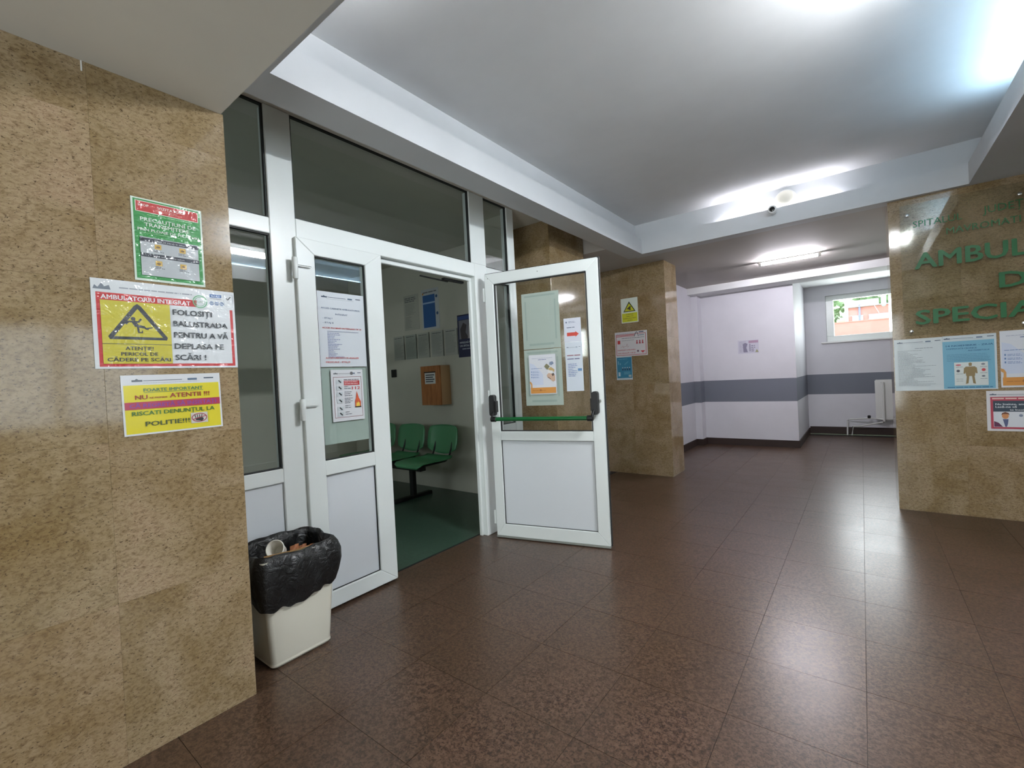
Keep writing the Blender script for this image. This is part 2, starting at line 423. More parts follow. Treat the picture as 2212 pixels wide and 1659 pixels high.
MB().box(-2.0408, -2.0395, 0.367, 0.371, 2.365, 2.3995).build('sealant_run', M['white_metal'], wl)
def pillar(name, label, x0, x1, y0, y1, z1, left=False, right=False, us=None):
    t = 0.012
    o = tag(MB().box(x0 + t, x1 - t, y0 + t, y1, 0, z1).build(name, M['joint']), label, 'pillar', None, 'structure')
    rows = [r for r in ROWS if r < z1 - 0.1] + [z1]
    clad(o, (x0, y0, 0), 0, x1 - x0, us or [0.0, (x1 - x0) / 2, x1 - x0], rows)
    if right: clad(o, (x1, y0 + t, 0), 90, y1 - y0, [0.0, y1 - y0 - t], rows)
    if left: clad(o, (x0, y1, 0), -90, y1 - y0, [0.0, y1 - y0 - t], rows)
    return o
pillar('wall_pillar_far', 'beige granite pillar with three notices, right of the open door', -2.70, -1.80, 5.365, 5.79, 2.56, right=True, us=[0, 0.45, 0.90])
pillar('wall_pillar_partition', 'beige granite pillar half hidden behind the open glazed door', -2.80, -2.335, 3.717, 4.40, 2.765, right=True, us=[0, 0.465])
wr = pillar('wall_right', 'beige granite wall carrying the green lettered sign', 0.212, 3.4, 4.96, 5.40, 2.56, left=True, us=[0, 0.42, 0.84, 1.26, 1.68, 2.1, 2.6, 3.188])

# ------------------------------------------------------------------ the setting: ceilings and beams
struct('ceiling', MB().box(-1.99, 0.80, 0.81, 5.01, 2.92, 3.02), M['ceil'], 'recessed white ceiling panel of the hall', 'ceiling')
struct('ceiling_near', MB().box(-2.6, 3.4, -2.2, 0.79, 2.40, 3.02), M['soffit'], 'low plain soffit above the left granite wall', 'ceiling')
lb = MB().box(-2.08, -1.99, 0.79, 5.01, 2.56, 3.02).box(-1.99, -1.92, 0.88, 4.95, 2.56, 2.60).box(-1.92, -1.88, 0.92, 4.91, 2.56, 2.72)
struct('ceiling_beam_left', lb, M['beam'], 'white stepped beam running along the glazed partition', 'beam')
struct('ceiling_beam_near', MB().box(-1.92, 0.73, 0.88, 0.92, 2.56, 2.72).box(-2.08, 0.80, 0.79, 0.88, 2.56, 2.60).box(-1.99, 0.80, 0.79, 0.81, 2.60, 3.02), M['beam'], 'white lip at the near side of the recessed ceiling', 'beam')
fb = MB().box(-1.92, 0.73, 4.91, 4.95, 2.56, 2.72).box(-1.99, 0.80, 4.95, 5.01, 2.56, 2.60).box(-1.99, 0.80, 5.01, 5.05, 2.56, 3.02)
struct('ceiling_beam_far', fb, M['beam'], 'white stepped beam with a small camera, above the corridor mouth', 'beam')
struct('ceiling_passage', MB().box(-1.99, 0.80, 5.05, 7.60, 2.56, 3.02).box(0.80, 3.4, 5.01, 7.60, 2.56, 3.02).box(-3.4, -2.08, 4.42, 7.60, 2.56, 3.02).box(-2.08, -1.99, 5.01, 7.60, 2.56, 3.02), M['dull'], 'flat corridor ceiling around the lit tube, shade painted into its grey', 'ceiling')
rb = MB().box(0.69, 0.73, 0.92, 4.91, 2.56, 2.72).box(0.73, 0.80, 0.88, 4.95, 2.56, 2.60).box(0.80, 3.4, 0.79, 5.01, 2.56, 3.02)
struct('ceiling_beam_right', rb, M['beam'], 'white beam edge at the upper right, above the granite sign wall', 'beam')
struct('ceiling_recess', MB().box(-2.6, -2.08, 0.79, 4.42, 2.765, 3.02), M['soffit'], 'narrow dark ceiling strip above the glazed partition', 'ceiling')
struct('ceiling_corridor', MB().box(-2.4, 3.4, 7.60, 8.0, 2.46, 3.02).box(-2.4, 3.4, 8.0, 10.0, 2.60, 3.02), M['ceil'], 'ceiling and cross beam at the end of the corridor', 'ceiling')
struct('ceiling_inner', MB().box(-5.7, -2.6, -1.4, 3.9, 2.765, 2.9), M['inner_wall'], 'ceiling of the waiting room', 'ceiling')

# ------------------------------------------------------------------ the setting: other walls
struct('wall_behind', MB().box(-2.6, -1.4, -2.4, -2.2, 0, 3.0).box(0.7, 3.6, -2.4, -2.2, 0, 3.0).box(-1.4, 0.7, -2.4, -2.2, 2.2, 3.0).box(-1.4, 0.7, -2.4, -2.2, 0, 0.2), M['plain'], 'plain wall behind the viewer', 'wall')
# the entrance wall on the right with its glazed opening
struct('wall_entrance', MB().box(3.4, 3.6, -2.2, 0.0, 0, 3.0).box(3.4, 3.6, 2.0, 10.0, 0, 3.0).box(3.4, 3.6, 0.0, 2.0, 0, 0.9).box(3.4, 3.6, 0.0, 2.0, 2.2, 3.0), M['plain'], 'plain entrance wall on the right with a window opening', 'wall')
w2 = tag(MB().box(3.44, 3.50, 0, 2.0, 0.9, 0.97).box(3.44, 3.50, 0, 2.0, 2.13, 2.2).box(3.44, 3.50, 0, 0.07, 0.97, 2.13).box(3.44, 3.50, 1.93, 2.0, 0.97, 2.13).box(3.44, 3.50, 0.96, 1.04, 0.97, 2.13).build('window_2', M['pvc']), 'white framed entrance window on the right wall', 'window', None, 'structure')
for a, b in ((0.07, 0.96), (1.04, 1.93)): MB().box(3.465, 3.475, a, b, 0.97, 2.13).build('pane', M['glass'], w2)
w3 = tag(MB().box(-1.4, 0.7, -2.30, -2.24, 0.2, 0.27).box(-1.4, 0.7, -2.30, -2.24, 2.13, 2.2).box(-1.4, -1.33, -2.30, -2.24, 0.27, 2.13).box(0.63, 0.7, -2.30, -2.24, 0.27, 2.13).box(-0.40, -0.30, -2.30, -2.24, 0.27, 2.13).build('fill_window_rear', M['pvc']), 'white framed glazing added behind the viewer for fill light', 'window', None, 'structure')  # unseen glazing added to carry the rear fill light
for a, b in ((-1.33, -0.40), (-0.30, 0.63)): MB().box(a, b, -2.275, -2.265, 0.27, 2.13).build('pane', M['glass'], w3)
# corridor
struct('wall_corridor_left', MB().box(-2.5, -2.2, 5.79, 10.0, 0, 2.56).box(-2.2, -2.1, 7.78, 8.0, 0, 2.50), M['lilac'], 'white corridor wall with a grey stripe, just right of the far pillar', 'wall')
struct('wall_corridor_mid', MB().box(-2.2, -0.78, 8.0, 10.0, 0, 2.62), M['lilac'], 'white wall block with grey stripe and a small notice', 'wall')
wb = MB().box(-0.78, 3.4, 9.7, 10.0, 0, 1.62).box(-0.78, 3.4, 9.7, 10.0, 2.42, 2.62).box(-0.78, -0.47, 9.7, 10.0, 1.62, 2.42).box(1.25, 3.4, 9.7, 10.0, 1.62, 2.42)
struct('wall_back', wb, M['lilac'], 'back corridor wall with a grey stripe around the far window', 'wall')
struct('baseboard_mid', MB().box(-2.1, -0.765, 7.985, 8.0, 0, 0.105).box(-0.78, -0.765, 8.0, 9.7, 0, 0.105), M['skirt'], 'dark brown skirting under the white wall block', 'skirting')
struct('baseboard_back', MB().box(-0.765, 3.4, 9.685, 9.7, 0, 0.13), M['skirt'], 'dark brown skirting under the far window wall', 'skirting')
struct('baseboard_left', MB().box(-2.2, -2.185, 5.79, 7.78, 0, 0.105).box(-2.185, -2.085, 7.765, 7.78, 0, 0.105).box(-2.1, -2.085, 7.78, 7.985, 0, 0.105), M['skirt'], 'dark brown skirting along the left corridor wall', 'skirting')
struct('wall_alcove', MB().box(-2.80, -2.65, 4.40, 5.377, 0, 2.80), M['plain'], 'plain recessed wall between the two granite pillars', 'wall')
# waiting room shell
struct('wall_inner_far', MB().box(-5.7, -2.80, 3.717, 3.85, 0, 2.765), M['inner_wall'], 'dim cream wall of the waiting room with many notices', 'wall')
struct('wall_inner_left', MB().box(-5.85, -5.7, -1.4, 3.85, 0, 2.765), M['inner_wall'], 'side wall of the waiting room', 'wall')
struct('wall_inner_near', MB().box(-5.7, -5.2, -1.55, -1.4, 0, 2.765).box(-3.4, -2.6, -1.55, -1.4, 0, 2.765).box(-5.2, -3.4, -1.55, -1.4, 0, 1.0).box(-5.2, -3.4, -1.55, -1.4, 2.2, 2.765), M['inner_wall'], 'near wall of the waiting room', 'wall')
struct('wall_inner_return', MB().box(-2.82, -2.505, 3.30, 3.34, 0, 2.765).box(-2.82, -2.78, 3.34, 3.717, 0, 2.765), M['inner_wall'], 'short wall return at the end of the glazed partition', 'wall')
struct('wall_inner_right', MB().box(-2.65, -2.6, -1.4, 0.79, 0, 2.765), M['inner_wall'], 'waiting room side of the granite wall', 'wall')

w4 = tag(MB().box(-5.2, -3.4, -1.52, -1.46, 1.0, 1.07).box(-5.2, -3.4, -1.52, -1.46, 2.13, 2.2).box(-5.2, -5.13, -1.52, -1.46, 1.07, 2.13).box(-3.47, -3.4, -1.52, -1.46, 1.07, 2.13).box(-4.34, -4.26, -1.52, -1.46, 1.07, 2.13).build('fill_window_inner', M['pvc']), 'white framed window added at the hidden end of the waiting room for fill light', 'window', None, 'structure')  # unseen window added to let fill light into the room
for a, b in ((-5.13, -4.34), (-4.26, -3.47)): MB().box(a, b, -1.495, -1.485, 1.07, 2.13).build('pane', M['glass'], w4)
# ------------------------------------------------------------------ far window
win = empty('window_1', (0.39, 9.75, 1.62)); tag(win, 'bright far window with white frame above the radiator', 'window', None, 'structure')
def wbox(name, x0, x1, y0, y1, z0, z1, mat): 
    o = MB().box(x0 - 0.39, x1 - 0.39, y0 - 9.75, y1 - 9.75, z0 - 1.62, z1 - 1.62).build(name, mat, win, 0.004); return o
wbox('frame_rail', -0.47, 1.25, 9.74, 9.82, 1.62, 1.715, M['pvc']); wbox('frame_rail', -0.47, 1.25, 9.74, 9.82, 2.335, 2.42, M['pvc'])
wbox('frame_stile', -0.47, -0.36, 9.74, 9.82, 1.715, 2.335, M['pvc']); wbox('frame_stile', 1.14, 1.25, 9.74, 9.82, 1.715, 2.335, M['pvc'])
wbox('frame_stile', 0.47, 0.56, 9.74, 9.82, 1.715, 2.335, M['pvc'])
wbox('pane', -0.36, 0.47, 9.775, 9.785, 1.715, 2.335, M['glass']); wbox('pane', 0.56, 1.14, 9.775, 9.785, 1.715, 2.335, M['glass'])
wbox('window_ledge', -0.55, 1.33, 9.66, 9.742, 1.59, 1.618, M['white_metal'])

# ------------------------------------------------------------------ glazed partition
PX0, PX1 = -2.50, -2.43          # back and front of the fixed frame
gp = empty('glazed_partition', (-2.465, 2.0, 0)); tag(gp, 'white framed glass partition around the double doors', 'partition', None, 'structure')
def pbox(name, y0, y1, z0, z1, mat=None, x0=PX0, x1=PX1, bevel=0.004):
    return MB().box(x0 + 2.465, x1 + 2.465, y0 - 2.0, y1 - 2.0, z0, z1).build(name, mat or M['pvc'], gp, bevel)
pbox('mullion', 1.143, 1.283, 0, 2.765); pbox('mullion', 2.735, 2.885, 0, 2.197); pbox('mullion', 2.707, 2.885, 2.197, 2.765)
pbox('post', 3.19, 3.285, 0, 2.765); pbox('post', 0.79, 0.93, 0, 2.765)
pbox('transom_bar', 1.283, 2.735, 2.092, 2.197); pbox('transom_bar', 0.93, 1.143, 2.083, 2.168); pbox('transom_bar', 2.885, 3.19, 2.083, 2.19)
pbox('middle_rail', 0.93, 1.143, 0.772, 0.846); pbox('middle_rail', 2.885, 3.19, 0.772, 0.868)
pbox('bottom_rail', 0.93, 1.143, 0.0, 0.10); pbox('bottom_rail', 2.885, 3.19, 0.0, 0.10)
for (y0, y1, z0, z1) in ((0.93, 1.143, 0.10, 0.772), (2.885, 3.19, 0.10, 0.772)): pbox('lower_panel', y0, y1, z0, z1, M['panel'], -2.475, -2.445)
for (y0, y1, z0, z1) in ((0.93, 1.143, 0.846, 2.083), (0.93, 1.143, 2.168, 2.765), (1.283, 2.707, 2.197, 2.765), (2.885, 3.19, 0.868, 2.083), (2.885, 3.19, 2.19, 2.765)):
    pbox('glass_pane', y0, y1, z0, z1, M['dark_glass'], -2.470, -2.462, 0)
    g = 0.007
    mb = MB()
    for (a, b, c, d) in ((y0, y1, z1 - g, z1), (y0, y1, z0, z0 + g), (y0, y0 + g, z0 + g, z1 - g), (y1 - g, y1, z0 + g, z1 - g)):
        mb.box(-2.461 + 2.465, -2.440 + 2.465, a - 2.0, b - 2.0, c, d)
    mb.build('gasket', M['gasket'], gp)
pbox('door_stop', 1.84, 2.735, 2.06, 2.092, M['pvc'], -2.50, -2.47); pbox('door_stop', 2.712, 2.735, 0, 2.06, M['pvc'], -2.50, -2.47)
pbox('threshold_strip', 1.283, 2.735, 0.0, 0.006, M['gasket'], -2.516, -2.506, 0)

def mitred(parent, u0, u1, z0, z1, wl_, wr_, wt, wb_, y0, y1, mids=()):
    """a pvc frame of stiles and rails with mitred corners; front at y0"""
    def pr(name, pts): MB().prism(pts, 'y', y0, y1).build(name, M['pvc'], parent, 0.0035)
    e = 0.0004
    pr('stile', [(u0, z0), (u0 + wl_, z0 + wb_), (u0 + wl_, z1 - wt), (u0, z1)])
    pr('stile', [(u1, z0), (u1, z1), (u1 - wr_, z1 - wt), (u1 - wr_, z0 + wb_)])
    pr('top_rail', [(u0 + e, z1), (u0 + wl_, z1 - wt - e), (u1 - wr_, z1 - wt - e), (u1 - e, z1)])
    pr('bottom_rail', [(u0 + e, z0), (u1 - e, z0), (u1 - wr_, z0 + wb_ + e), (u0 + wl_, z0 + wb_ + e)])
    for a, b in mids: MB().box(u0 + wl_, u1 - wr_, y0, y1, a, b).build('middle_rail', M['pvc'], parent, 0.004)
def rim(parent, u0, u1, z0, z1, y0, y1, g, name='gasket'):
    mb = MB().box(u0, u1, y0, y1, z1 - g, z1).box(u0, u1, y0, y1, z0, z0 + g).box(u0, u0 + g, y0, y1, z0 + g, z1 - g).box(u1 - g, u1, y0, y1, z0 + g, z1 - g)
    mb.build(name, M['gasket'], parent)

# ---- closed leaf
d1 = empty('door_1', (-2.405, 1.263, 0), math.radians(90)); tag(d1, 'closed narrow white door leaf with two notices on its glass', 'door', None, 'structure')
mitred(d1, 0, 0.556, 0.015, 2.09, 0.106, 0.122, 0.085, 0.092, 0.0, 0.065, [(0.765, 0.848)])
MB().box(0.106, 0.434, 0.028, 0.036, 0.848, 2.005).build('glass_pane', M['dark_glass'], d1)
MB().box(0.106, 0.434, 0.022, 0.045, 0.107, 0.765).build('lower_panel', M['panel'], d1, 0.002)
rim(d1, 0.106, 0.434, 0.848, 2.005, 0.010, 0.026, 0.006); rim(d1, 0.106, 0.434, 0.107, 0.765, 0.012, 0.021, 0.003)
rim(d1, -0.006, 0.560, 0.012, 2.094, 0.050, 0.060, 0.006, 'edge_seal')
MB().box(0.548, 0.572, 0.068, 0.095, 1.12, 2.06).build('latch_cover', M['black'], d1, 0.004)
for z in (1.97, 1.205, 0.30):
    h = MB().box(-0.012, 0.078, -0.022, 0.002, z - 0.045, z).build('hinge', M['pvc'], d1, 0.006, seg=2)
    MB().lathe([(0.013, 0.0), (0.015, 0.004), (0.015, 0.112), (0.013, 0.116)], (-0.016, -0.014, z - 0.116), 'z', 14).build('hinge_barrel', M['pvc'], h, smooth=True)

# ---- open leaf with the panic bar
OA = math.radians(13.67)
d2 = empty('door_2', (-2.345, 2.748, 0), OA); tag(d2, 'wide white door leaf standing open with a green push bar', 'door', None, 'structure')
mitred(d2, 0, 0.906, 0.018, 2.092, 0.076, 0.088, 0.085, 0.095, 0.0, 0.065, [(0.775, 0.847)])
MB().box(0.076, 0.818, 0.028, 0.036, 0.847, 2.007).build('glass_pane', M['glass'], d2)
MB().box(0.076, 0.818, 0.020, 0.045, 0.113, 0.775).build('lower_panel', M['panel'], d2, 0.002)
rim(d2, 0.076, 0.818, 0.847, 2.007, 0.010, 0.027, 0.007); rim(d2, 0.076, 0.818, 0.113, 0.775, 0.010, 0.019, 0.003)
rim(d2, -0.004, 0.914, 0.014, 2.100, 0.022, 0.040, 0.010, 'edge_seal')
MB().box(0.0, 0.906, -0.004, 0.060, 0.006, 0.0175).build('drip_strip', M['pvc_grey'], d2)
def rounded(u, z, hw, hh, r, n=5):
    P = []
    for cx, cz, a0 in ((hw - r, hh - r, 0), (-hw + r, hh - r, 90), (-hw + r, -hh + r, 180), (hw - r, -hh + r, 270)):
        for k in range(n + 1):
            t = math.radians(a0 + 90 * k / n); P.append((u + cx + r * math.cos(t), z + cz + r * math.sin(t)))
    return P
pb = MB().tube([(0.075, -0.085, 0.952), (0.80, -0.085, 0.952)], 0.0155, 16).build('push_bar', M['green_bar'], d2, smooth=True)
for u in (0.034, 0.851):
    s = 1 if u < 0.4 else -1
    hd = MB().prism(rounded(u, 1.055, 0.022, 0.083, 0.018), 'y', -0.055, 0.0).build('bar_housing', M['black'], d2, 0.006, True, 2)
    MB().prism(rounded(u + s * 0.024, 1.045, 0.010, 0.045, 0.006), 'y', -0.042, -0.004).build('housing_shoulder', M['black'], hd, 0.003)
    MB().tube([(u + s * 0.008, -0.040, 1.01), (u + s * 0.012, -0.070, 0.985), (u + s * 0.016, -0.085, 0.955)], 0.010, 10).build('bar_arm', M['black'], d2, smooth=True)
    MB().lathe([(0.014, 0), (0.021, 0.004), (0.021, 0.042), (0.015, 0.046)], (u + s * 0.006 - (0.0 if s > 0 else 0.046), -0.085, 0.952), 'x', 16).build('bar_end', M['black'], d2, smooth=True)
MB().box(0.874, 0.888, -0.014, 0.0, 1.058, 1.078).build('lock_knob', M['pvc_grey'], d2, 0.003)
for z in (1.93, 1.12, 0.16):
    MB().box(-0.022, -0.003, 0.004, 0.050, z - 0.055, z + 0.055).build('hinge', M['pvc'], d2, 0.004)
for u in (0.03, 0.45): MB().lathe([(0.004, 0), (0.004, 0.002)], (u, 0.0, 2.055), 'y', 10).build('screw_cap', M['pvc_grey'], d2)
# door closer arm under the head of the opening
dc = empty('door_closer', (-2.52, 2.6, 2.04)); tag(dc, 'thin dark door closer arm at the top of the doorway', 'door closer')
MB().tube([(0.0, -0.36, 0.0), (-0.035, -0.05, 0.005)], 0.006, 8).build('arm', M['black'], dc)
MB().box(-0.03, 0.0, -0.12, 0.10, 0.005, 0.022).build('slide_rail', M['black'], dc, 0.002)

# ------------------------------------------------------------------ lights and small ceiling fittings
tl = empty('tube_light', (-0.66, 6.48, 2.56)); tag(tl, 'lit fluorescent tube on the corridor ceiling', 'light')
MB().box(-0.34, 0.34, -0.02, 0.02, -0.018, 0.0).build('batten', M['white_metal'], tl, 0.003)
MB().tube([(-0.295, 0, -0.034), (0.295, 0, -0.034)], 0.013, 14).build('tube', M['tube_pink'], tl, smooth=True)
for s in (-1, 1): MB().box(s * 0.295, s * 0.325, -0.014, 0.014, -0.052, -0.016).build('tube_holder', M['white_metal'], tl, 0.003)
def cove(name, label, p0, p1, mat, k):
    c = [(a + b) / 2 for a, b in zip(p0, p1)]; e = empty(name, c); tag(e, label, 'light')
    q0 = [a - b for a, b in zip(p0, c)]; q1 = [a - b for a, b in zip(p1, c)]
    MB().tube([q0, q1], 0.013, 12).build('tube', mat, e, smooth=True)
    d = Vector(q1) - Vector(q0); n = d.normalized()
    for s, q in ((-1, q0), (1, q1)):
        a = Vector(q) + n * s * 0.002
        mb = MB().box(a.x - 0.016, a.x + 0.016, a.y - 0.016, a.y + 0.016, -0.018, 0.016); mb.build('tube_holder', M['white_metal'], e, 0.003)
    return e
cove('cove_tube', 'hidden tube glowing behind the lip of the far beam', (-1.10, 4.985, 2.69), (-0.10, 4.985, 2.69), M['tube_far'], 1)
cove('cove_tube', 'hidden cool tube behind the lip of the right beam', (0.765, 1.8, 2.734), (0.765, 4.1, 2.734), M['tube_cool'], 1)
cove('cove_tube', 'hidden white tube behind the near lip of the ceiling recess', (-1.6, 0.845, 2.70), (0.2, 0.845, 2.70), M['tube_white'], 1)
cl = empty('ceiling_light', (0.45, 2.17, 2.92)); tag(cl, 'cool white twin tube lamp on the recessed ceiling, above the picture', 'light')
MB().box(-0.13, 0.13, -0.37, 0.37, -0.07, 0.0).build('housing', M['white_metal'], cl, 0.006)
for k in (-0.06, 0.06):
    MB().tube([(k, -0.33, -0.115), (k, 0.33, -0.115)], 0.014, 14).build('tube', M['tube_blue'], cl, smooth=True)
    for e in (-0.342, 0.342): MB().box(min(k, 0.0) - 0.012, max(k, 0.0) + 0.012, e - 0.012, e + 0.012, -0.132, -0.03).build('tube_holder', M['white_metal'], cl, 0.003)
cc = empty('security_camera', (-0.605, 4.91, 2.692)); tag(cc, 'small white bullet camera with dark lens on the far beam', 'camera')
MB().lathe([(0.026, 0.0), (0.030, 0.004), (0.030, 0.012), (0.022, 0.016)], (0, 0, 0), 'y', 20).build('mount', M['white_metal'], cc, smooth=True)
MB().lathe([(0.020, 0.014), (0.034, 0.018), (0.037, 0.03), (0.037, 0.075), (0.034, 0.082), (0.023, 0.083)], (0, 0, 0), 'y', 24).build('body', M['white_metal'], cc, smooth=True)
MB().lathe([(0.023, 0.0835), (0.021, 0.087), (0.010, 0.090), (0.002, 0.0905)], (0, 0, 0), 'y', 24).build('lens', M['lens'], cc, smooth=True)
sd = empty('siren_dome', (-0.515, 5.01, 2.80)); tag(sd, 'round white alarm dome half hidden above the far beam', 'alarm')
MB().lathe([(0.092, 0.0), (0.094, 0.012), (0.088, 0.018)], (0, 0, 0), 'y', 28).build('base_plate', M['white_metal'], sd, smooth=True)
MB().lathe([(0.086, 0.018), (0.082, 0.03), (0.066, 0.042), (0.040, 0.050), (0.004, 0.053)], (0, 0, 0), 'y', 28).build('dome', M['bin'], sd, smooth=True)

# ------------------------------------------------------------------ waste bin
def rrect(cx, cy, hx, hy, r, z, n=5, wob=None):
    P = []
    for k, (sx, sy, a0) in enumerate(((1, 1, 0), (-1, 1, 90), (-1, -1, 180), (1, -1, 270))):
        for i in range(n + 1):
            t = math.radians(a0 + 90 * i / n)
            P.append([cx + sx * (hx - r) + r * math.cos(t), cy + sy * (hy - r) + r * math.sin(t), z])
    return P
bn = empty('waste_bin', (-2.235, 1.05, 0)); tag(bn, 'off-white plastic waste bin lined with a black bag by the door', 'bin')
def binx(z): return 0.100 + 0.028 * z / 0.5
def biny(z): return 0.142 + 0.036 * z / 0.5
mb = MB()
outer = [rrect(0, 0, binx(z) - e, biny(z) - e, 0.022, z) for z, e in ((0.0, 0.010), (0.006, 0.003), (0.02, 0.0), (0.25, 0.0), (0.50, 0.0))]
inner = [rrect(0, 0, binx(z) - 0.004, biny(z) - 0.004, 0.020, z) for z in (0.50, 0.25, 0.012)]
mb.rings(outer + inner).build('bin_body', M['bin'], bn, smooth=True)
MB().rings([rrect(0, 0, binx(0.016) + 0.0025, biny(0.016) + 0.0025, 0.023, z) for z in (0.014, 0.020, 0.026)], cap=False).build('foot_rim', M['bin'], bn, smooth=True)
# folded liner: a dense ring loft with creases and a ragged hem
N = 96
def ring_pts(hx, hy, r, n):
    base_p = rrect(0, 0, hx, hy, r, 0, 8); L = [0]
    for i in range(len(base_p)):
        a, b = base_p[i], base_p[(i + 1) % len(base_p)]; L.append(L[-1] + math.hypot(a[0] - b[0], a[1] - b[1]))
    out = []
    for k in range(n):
        t = L[-1] * k / n; i = max(j for j in range(len(base_p)) if L[j] <= t); a, b = base_p[i], base_p[(i + 1) % len(base_p)]
        f = (t - L[i]) / max(1e-9, L[i + 1] - L[i]); out.append((a[0] + (b[0] - a[0]) * f, a[1] + (b[1] - a[1]) * f))
    return out
rnd = random.Random(3)
ph = [rnd.uniform(0, 6.28) for _ in range(8)]
def crease(k, z):
    t = 2 * math.pi * k / N
    return (0.004 * math.sin(5 * t + ph[0] + 9 * z) + 0.003 * math.sin(11 * t + ph[1] - 14 * z) + 0.0022 * math.sin(23 * t + ph[2] + 21 * z))
def hem(k):
    t = 2 * math.pi * k / N
    return 0.292 + 0.020 * math.sin(2 * t + 0.6) + 0.005 * math.sin(7 * t + ph[3]) + 0.005 * math.sin(17 * t + ph[4])
R = []
prof = [(1.0, 0.010, None), (0.8, 0.016, None), (0.55, 0.022, None), (0.3, 0.022, None), (0.12, 0.016, None), (0.0, 0.006, 'rim'), (0.0, -0.004, 'rimtop'), (-0.15, -0.012, None), (-0.45, -0.016, None), (-0.8, -0.018, None), (-1.2, -0.022, None)]
for f, e, kind in prof:
    pts = ring_pts(binx(0.45) + e, biny(0.45) + e, 0.05 if e > 0 else 0.03, N); ring = []
    for k, (x, y) in enumerate(pts):
        t = 2 * math.pi * k / N
        rimz = 0.522 + 0.006 * math.sin(3 * t + ph[5]) + 0.002 * math.sin(9 * t + ph[6]) + (0.012 if x < 0 else -0.010)
        if f > 0: z = rimz + (hem(k) - rimz) * f
        elif kind: z = rimz + (0.004 if kind == 'rimtop' else 0)
        else: z = rimz + f * 0.16
        c = crease(k, z) * (1.0 if f > 0 else 1.2); nx, ny = x / math.hypot(x, y), y / math.hypot(x, y)
        puff = 0.022 * max(0, math.sin(math.pi * min(1, max(0, f)))) * max(0, ny) ** 3
        ring.append((x + nx * (c + puff), y + ny * (c + puff), z))
    R.append(ring)
MB().rings(R, cap=False).build('bin_liner', M['bag'], bn, smooth='all')
MB().rings([rrect(0, 0, 0.10, 0.14, 0.03, 0.36), rrect(0, 0, 0.10, 0.14, 0.03, 0.345)]).build('rubbish_fill', M['bag'], bn)
cbm = MB().add([(0.030, -0.125, 0.0), (0.030, 0.11, 0.0), (0.052, 0.115, 0.128), (0.058, 0.02, 0.134), (0.060, -0.13, 0.150), (0.033, -0.125, 0.0), (0.033, 0.11, 0.0), (0.055, 0.115, 0.128), (0.061, 0.02, 0.134), (0.063, -0.13, 0.150)],
         [(0, 1, 2, 3, 4), (9, 8, 7, 6, 5), (0, 5, 6, 1), (1, 6, 7, 2), (2, 7, 8, 3), (3, 8, 9, 4), (4, 9, 5, 0)])
cb = cbm.build('cardboard_sheet', M['card']); cb.location = (-2.205, 1.03, 0.37); tag(cb, 'torn brown cardboard sticking out of the waste bin', 'cardboard')
cup = empty('paper_cup', (-2.262, 1.03, 0.478)); cup.rotation_euler = (math.radians(62), math.radians(14), math.radians(40)); tag(cup, 'white paper cup lying on top of the rubbish in the bin', 'cup')
MB().rings([[(r * math.cos(2 * math.pi * k / 20), r * math.sin(2 * math.pi * k / 20), z) for k in range(20)] for r, z in ((0.026, 0), (0.038, 0.085), (0.040, 0.088), (0.039, 0.090), (0.036, 0.085), (0.0245, 0.004))]).build('cup_body', M['cup'], cup, smooth=True)
MB().rings([[(r * math.cos(2 * math.pi * k / 20), r * math.sin(2 * math.pi * k / 20), z) for k in range(20)] for r, z in ((0.0385, 0.0862), (0.0412, 0.088), (0.0412, 0.0905), (0.0385, 0.092))], cap=False).build('cup_rim', M['cup'], cup, smooth=True)
lit = MB()
for k in range(6): 
    a = k * 0.018; lit.add([(a, 0.012 * (k % 2), 0.006 * (k % 3)), (a + 0.018, 0.012 * ((k + 1) % 2), 0.006 * ((k + 1) % 3)), (a + 0.02, 0.045 + 0.008 * (k % 2), 0.012), (a, 0.045, 0.015 * (k % 2))], [(0, 1, 2, 3)])
lw = lit.build('candy_wrapper', M['orange_litter']); lw.location = (-2.235, 1.06, 0.462); lw.rotation_euler = (0.5, 0.2, 1.2); tag(lw, 'crumpled orange wrapper at the right end of the bin', 'wrapper')
lw.modifiers.new('thick', 'SOLIDIFY').thickness = 0.001

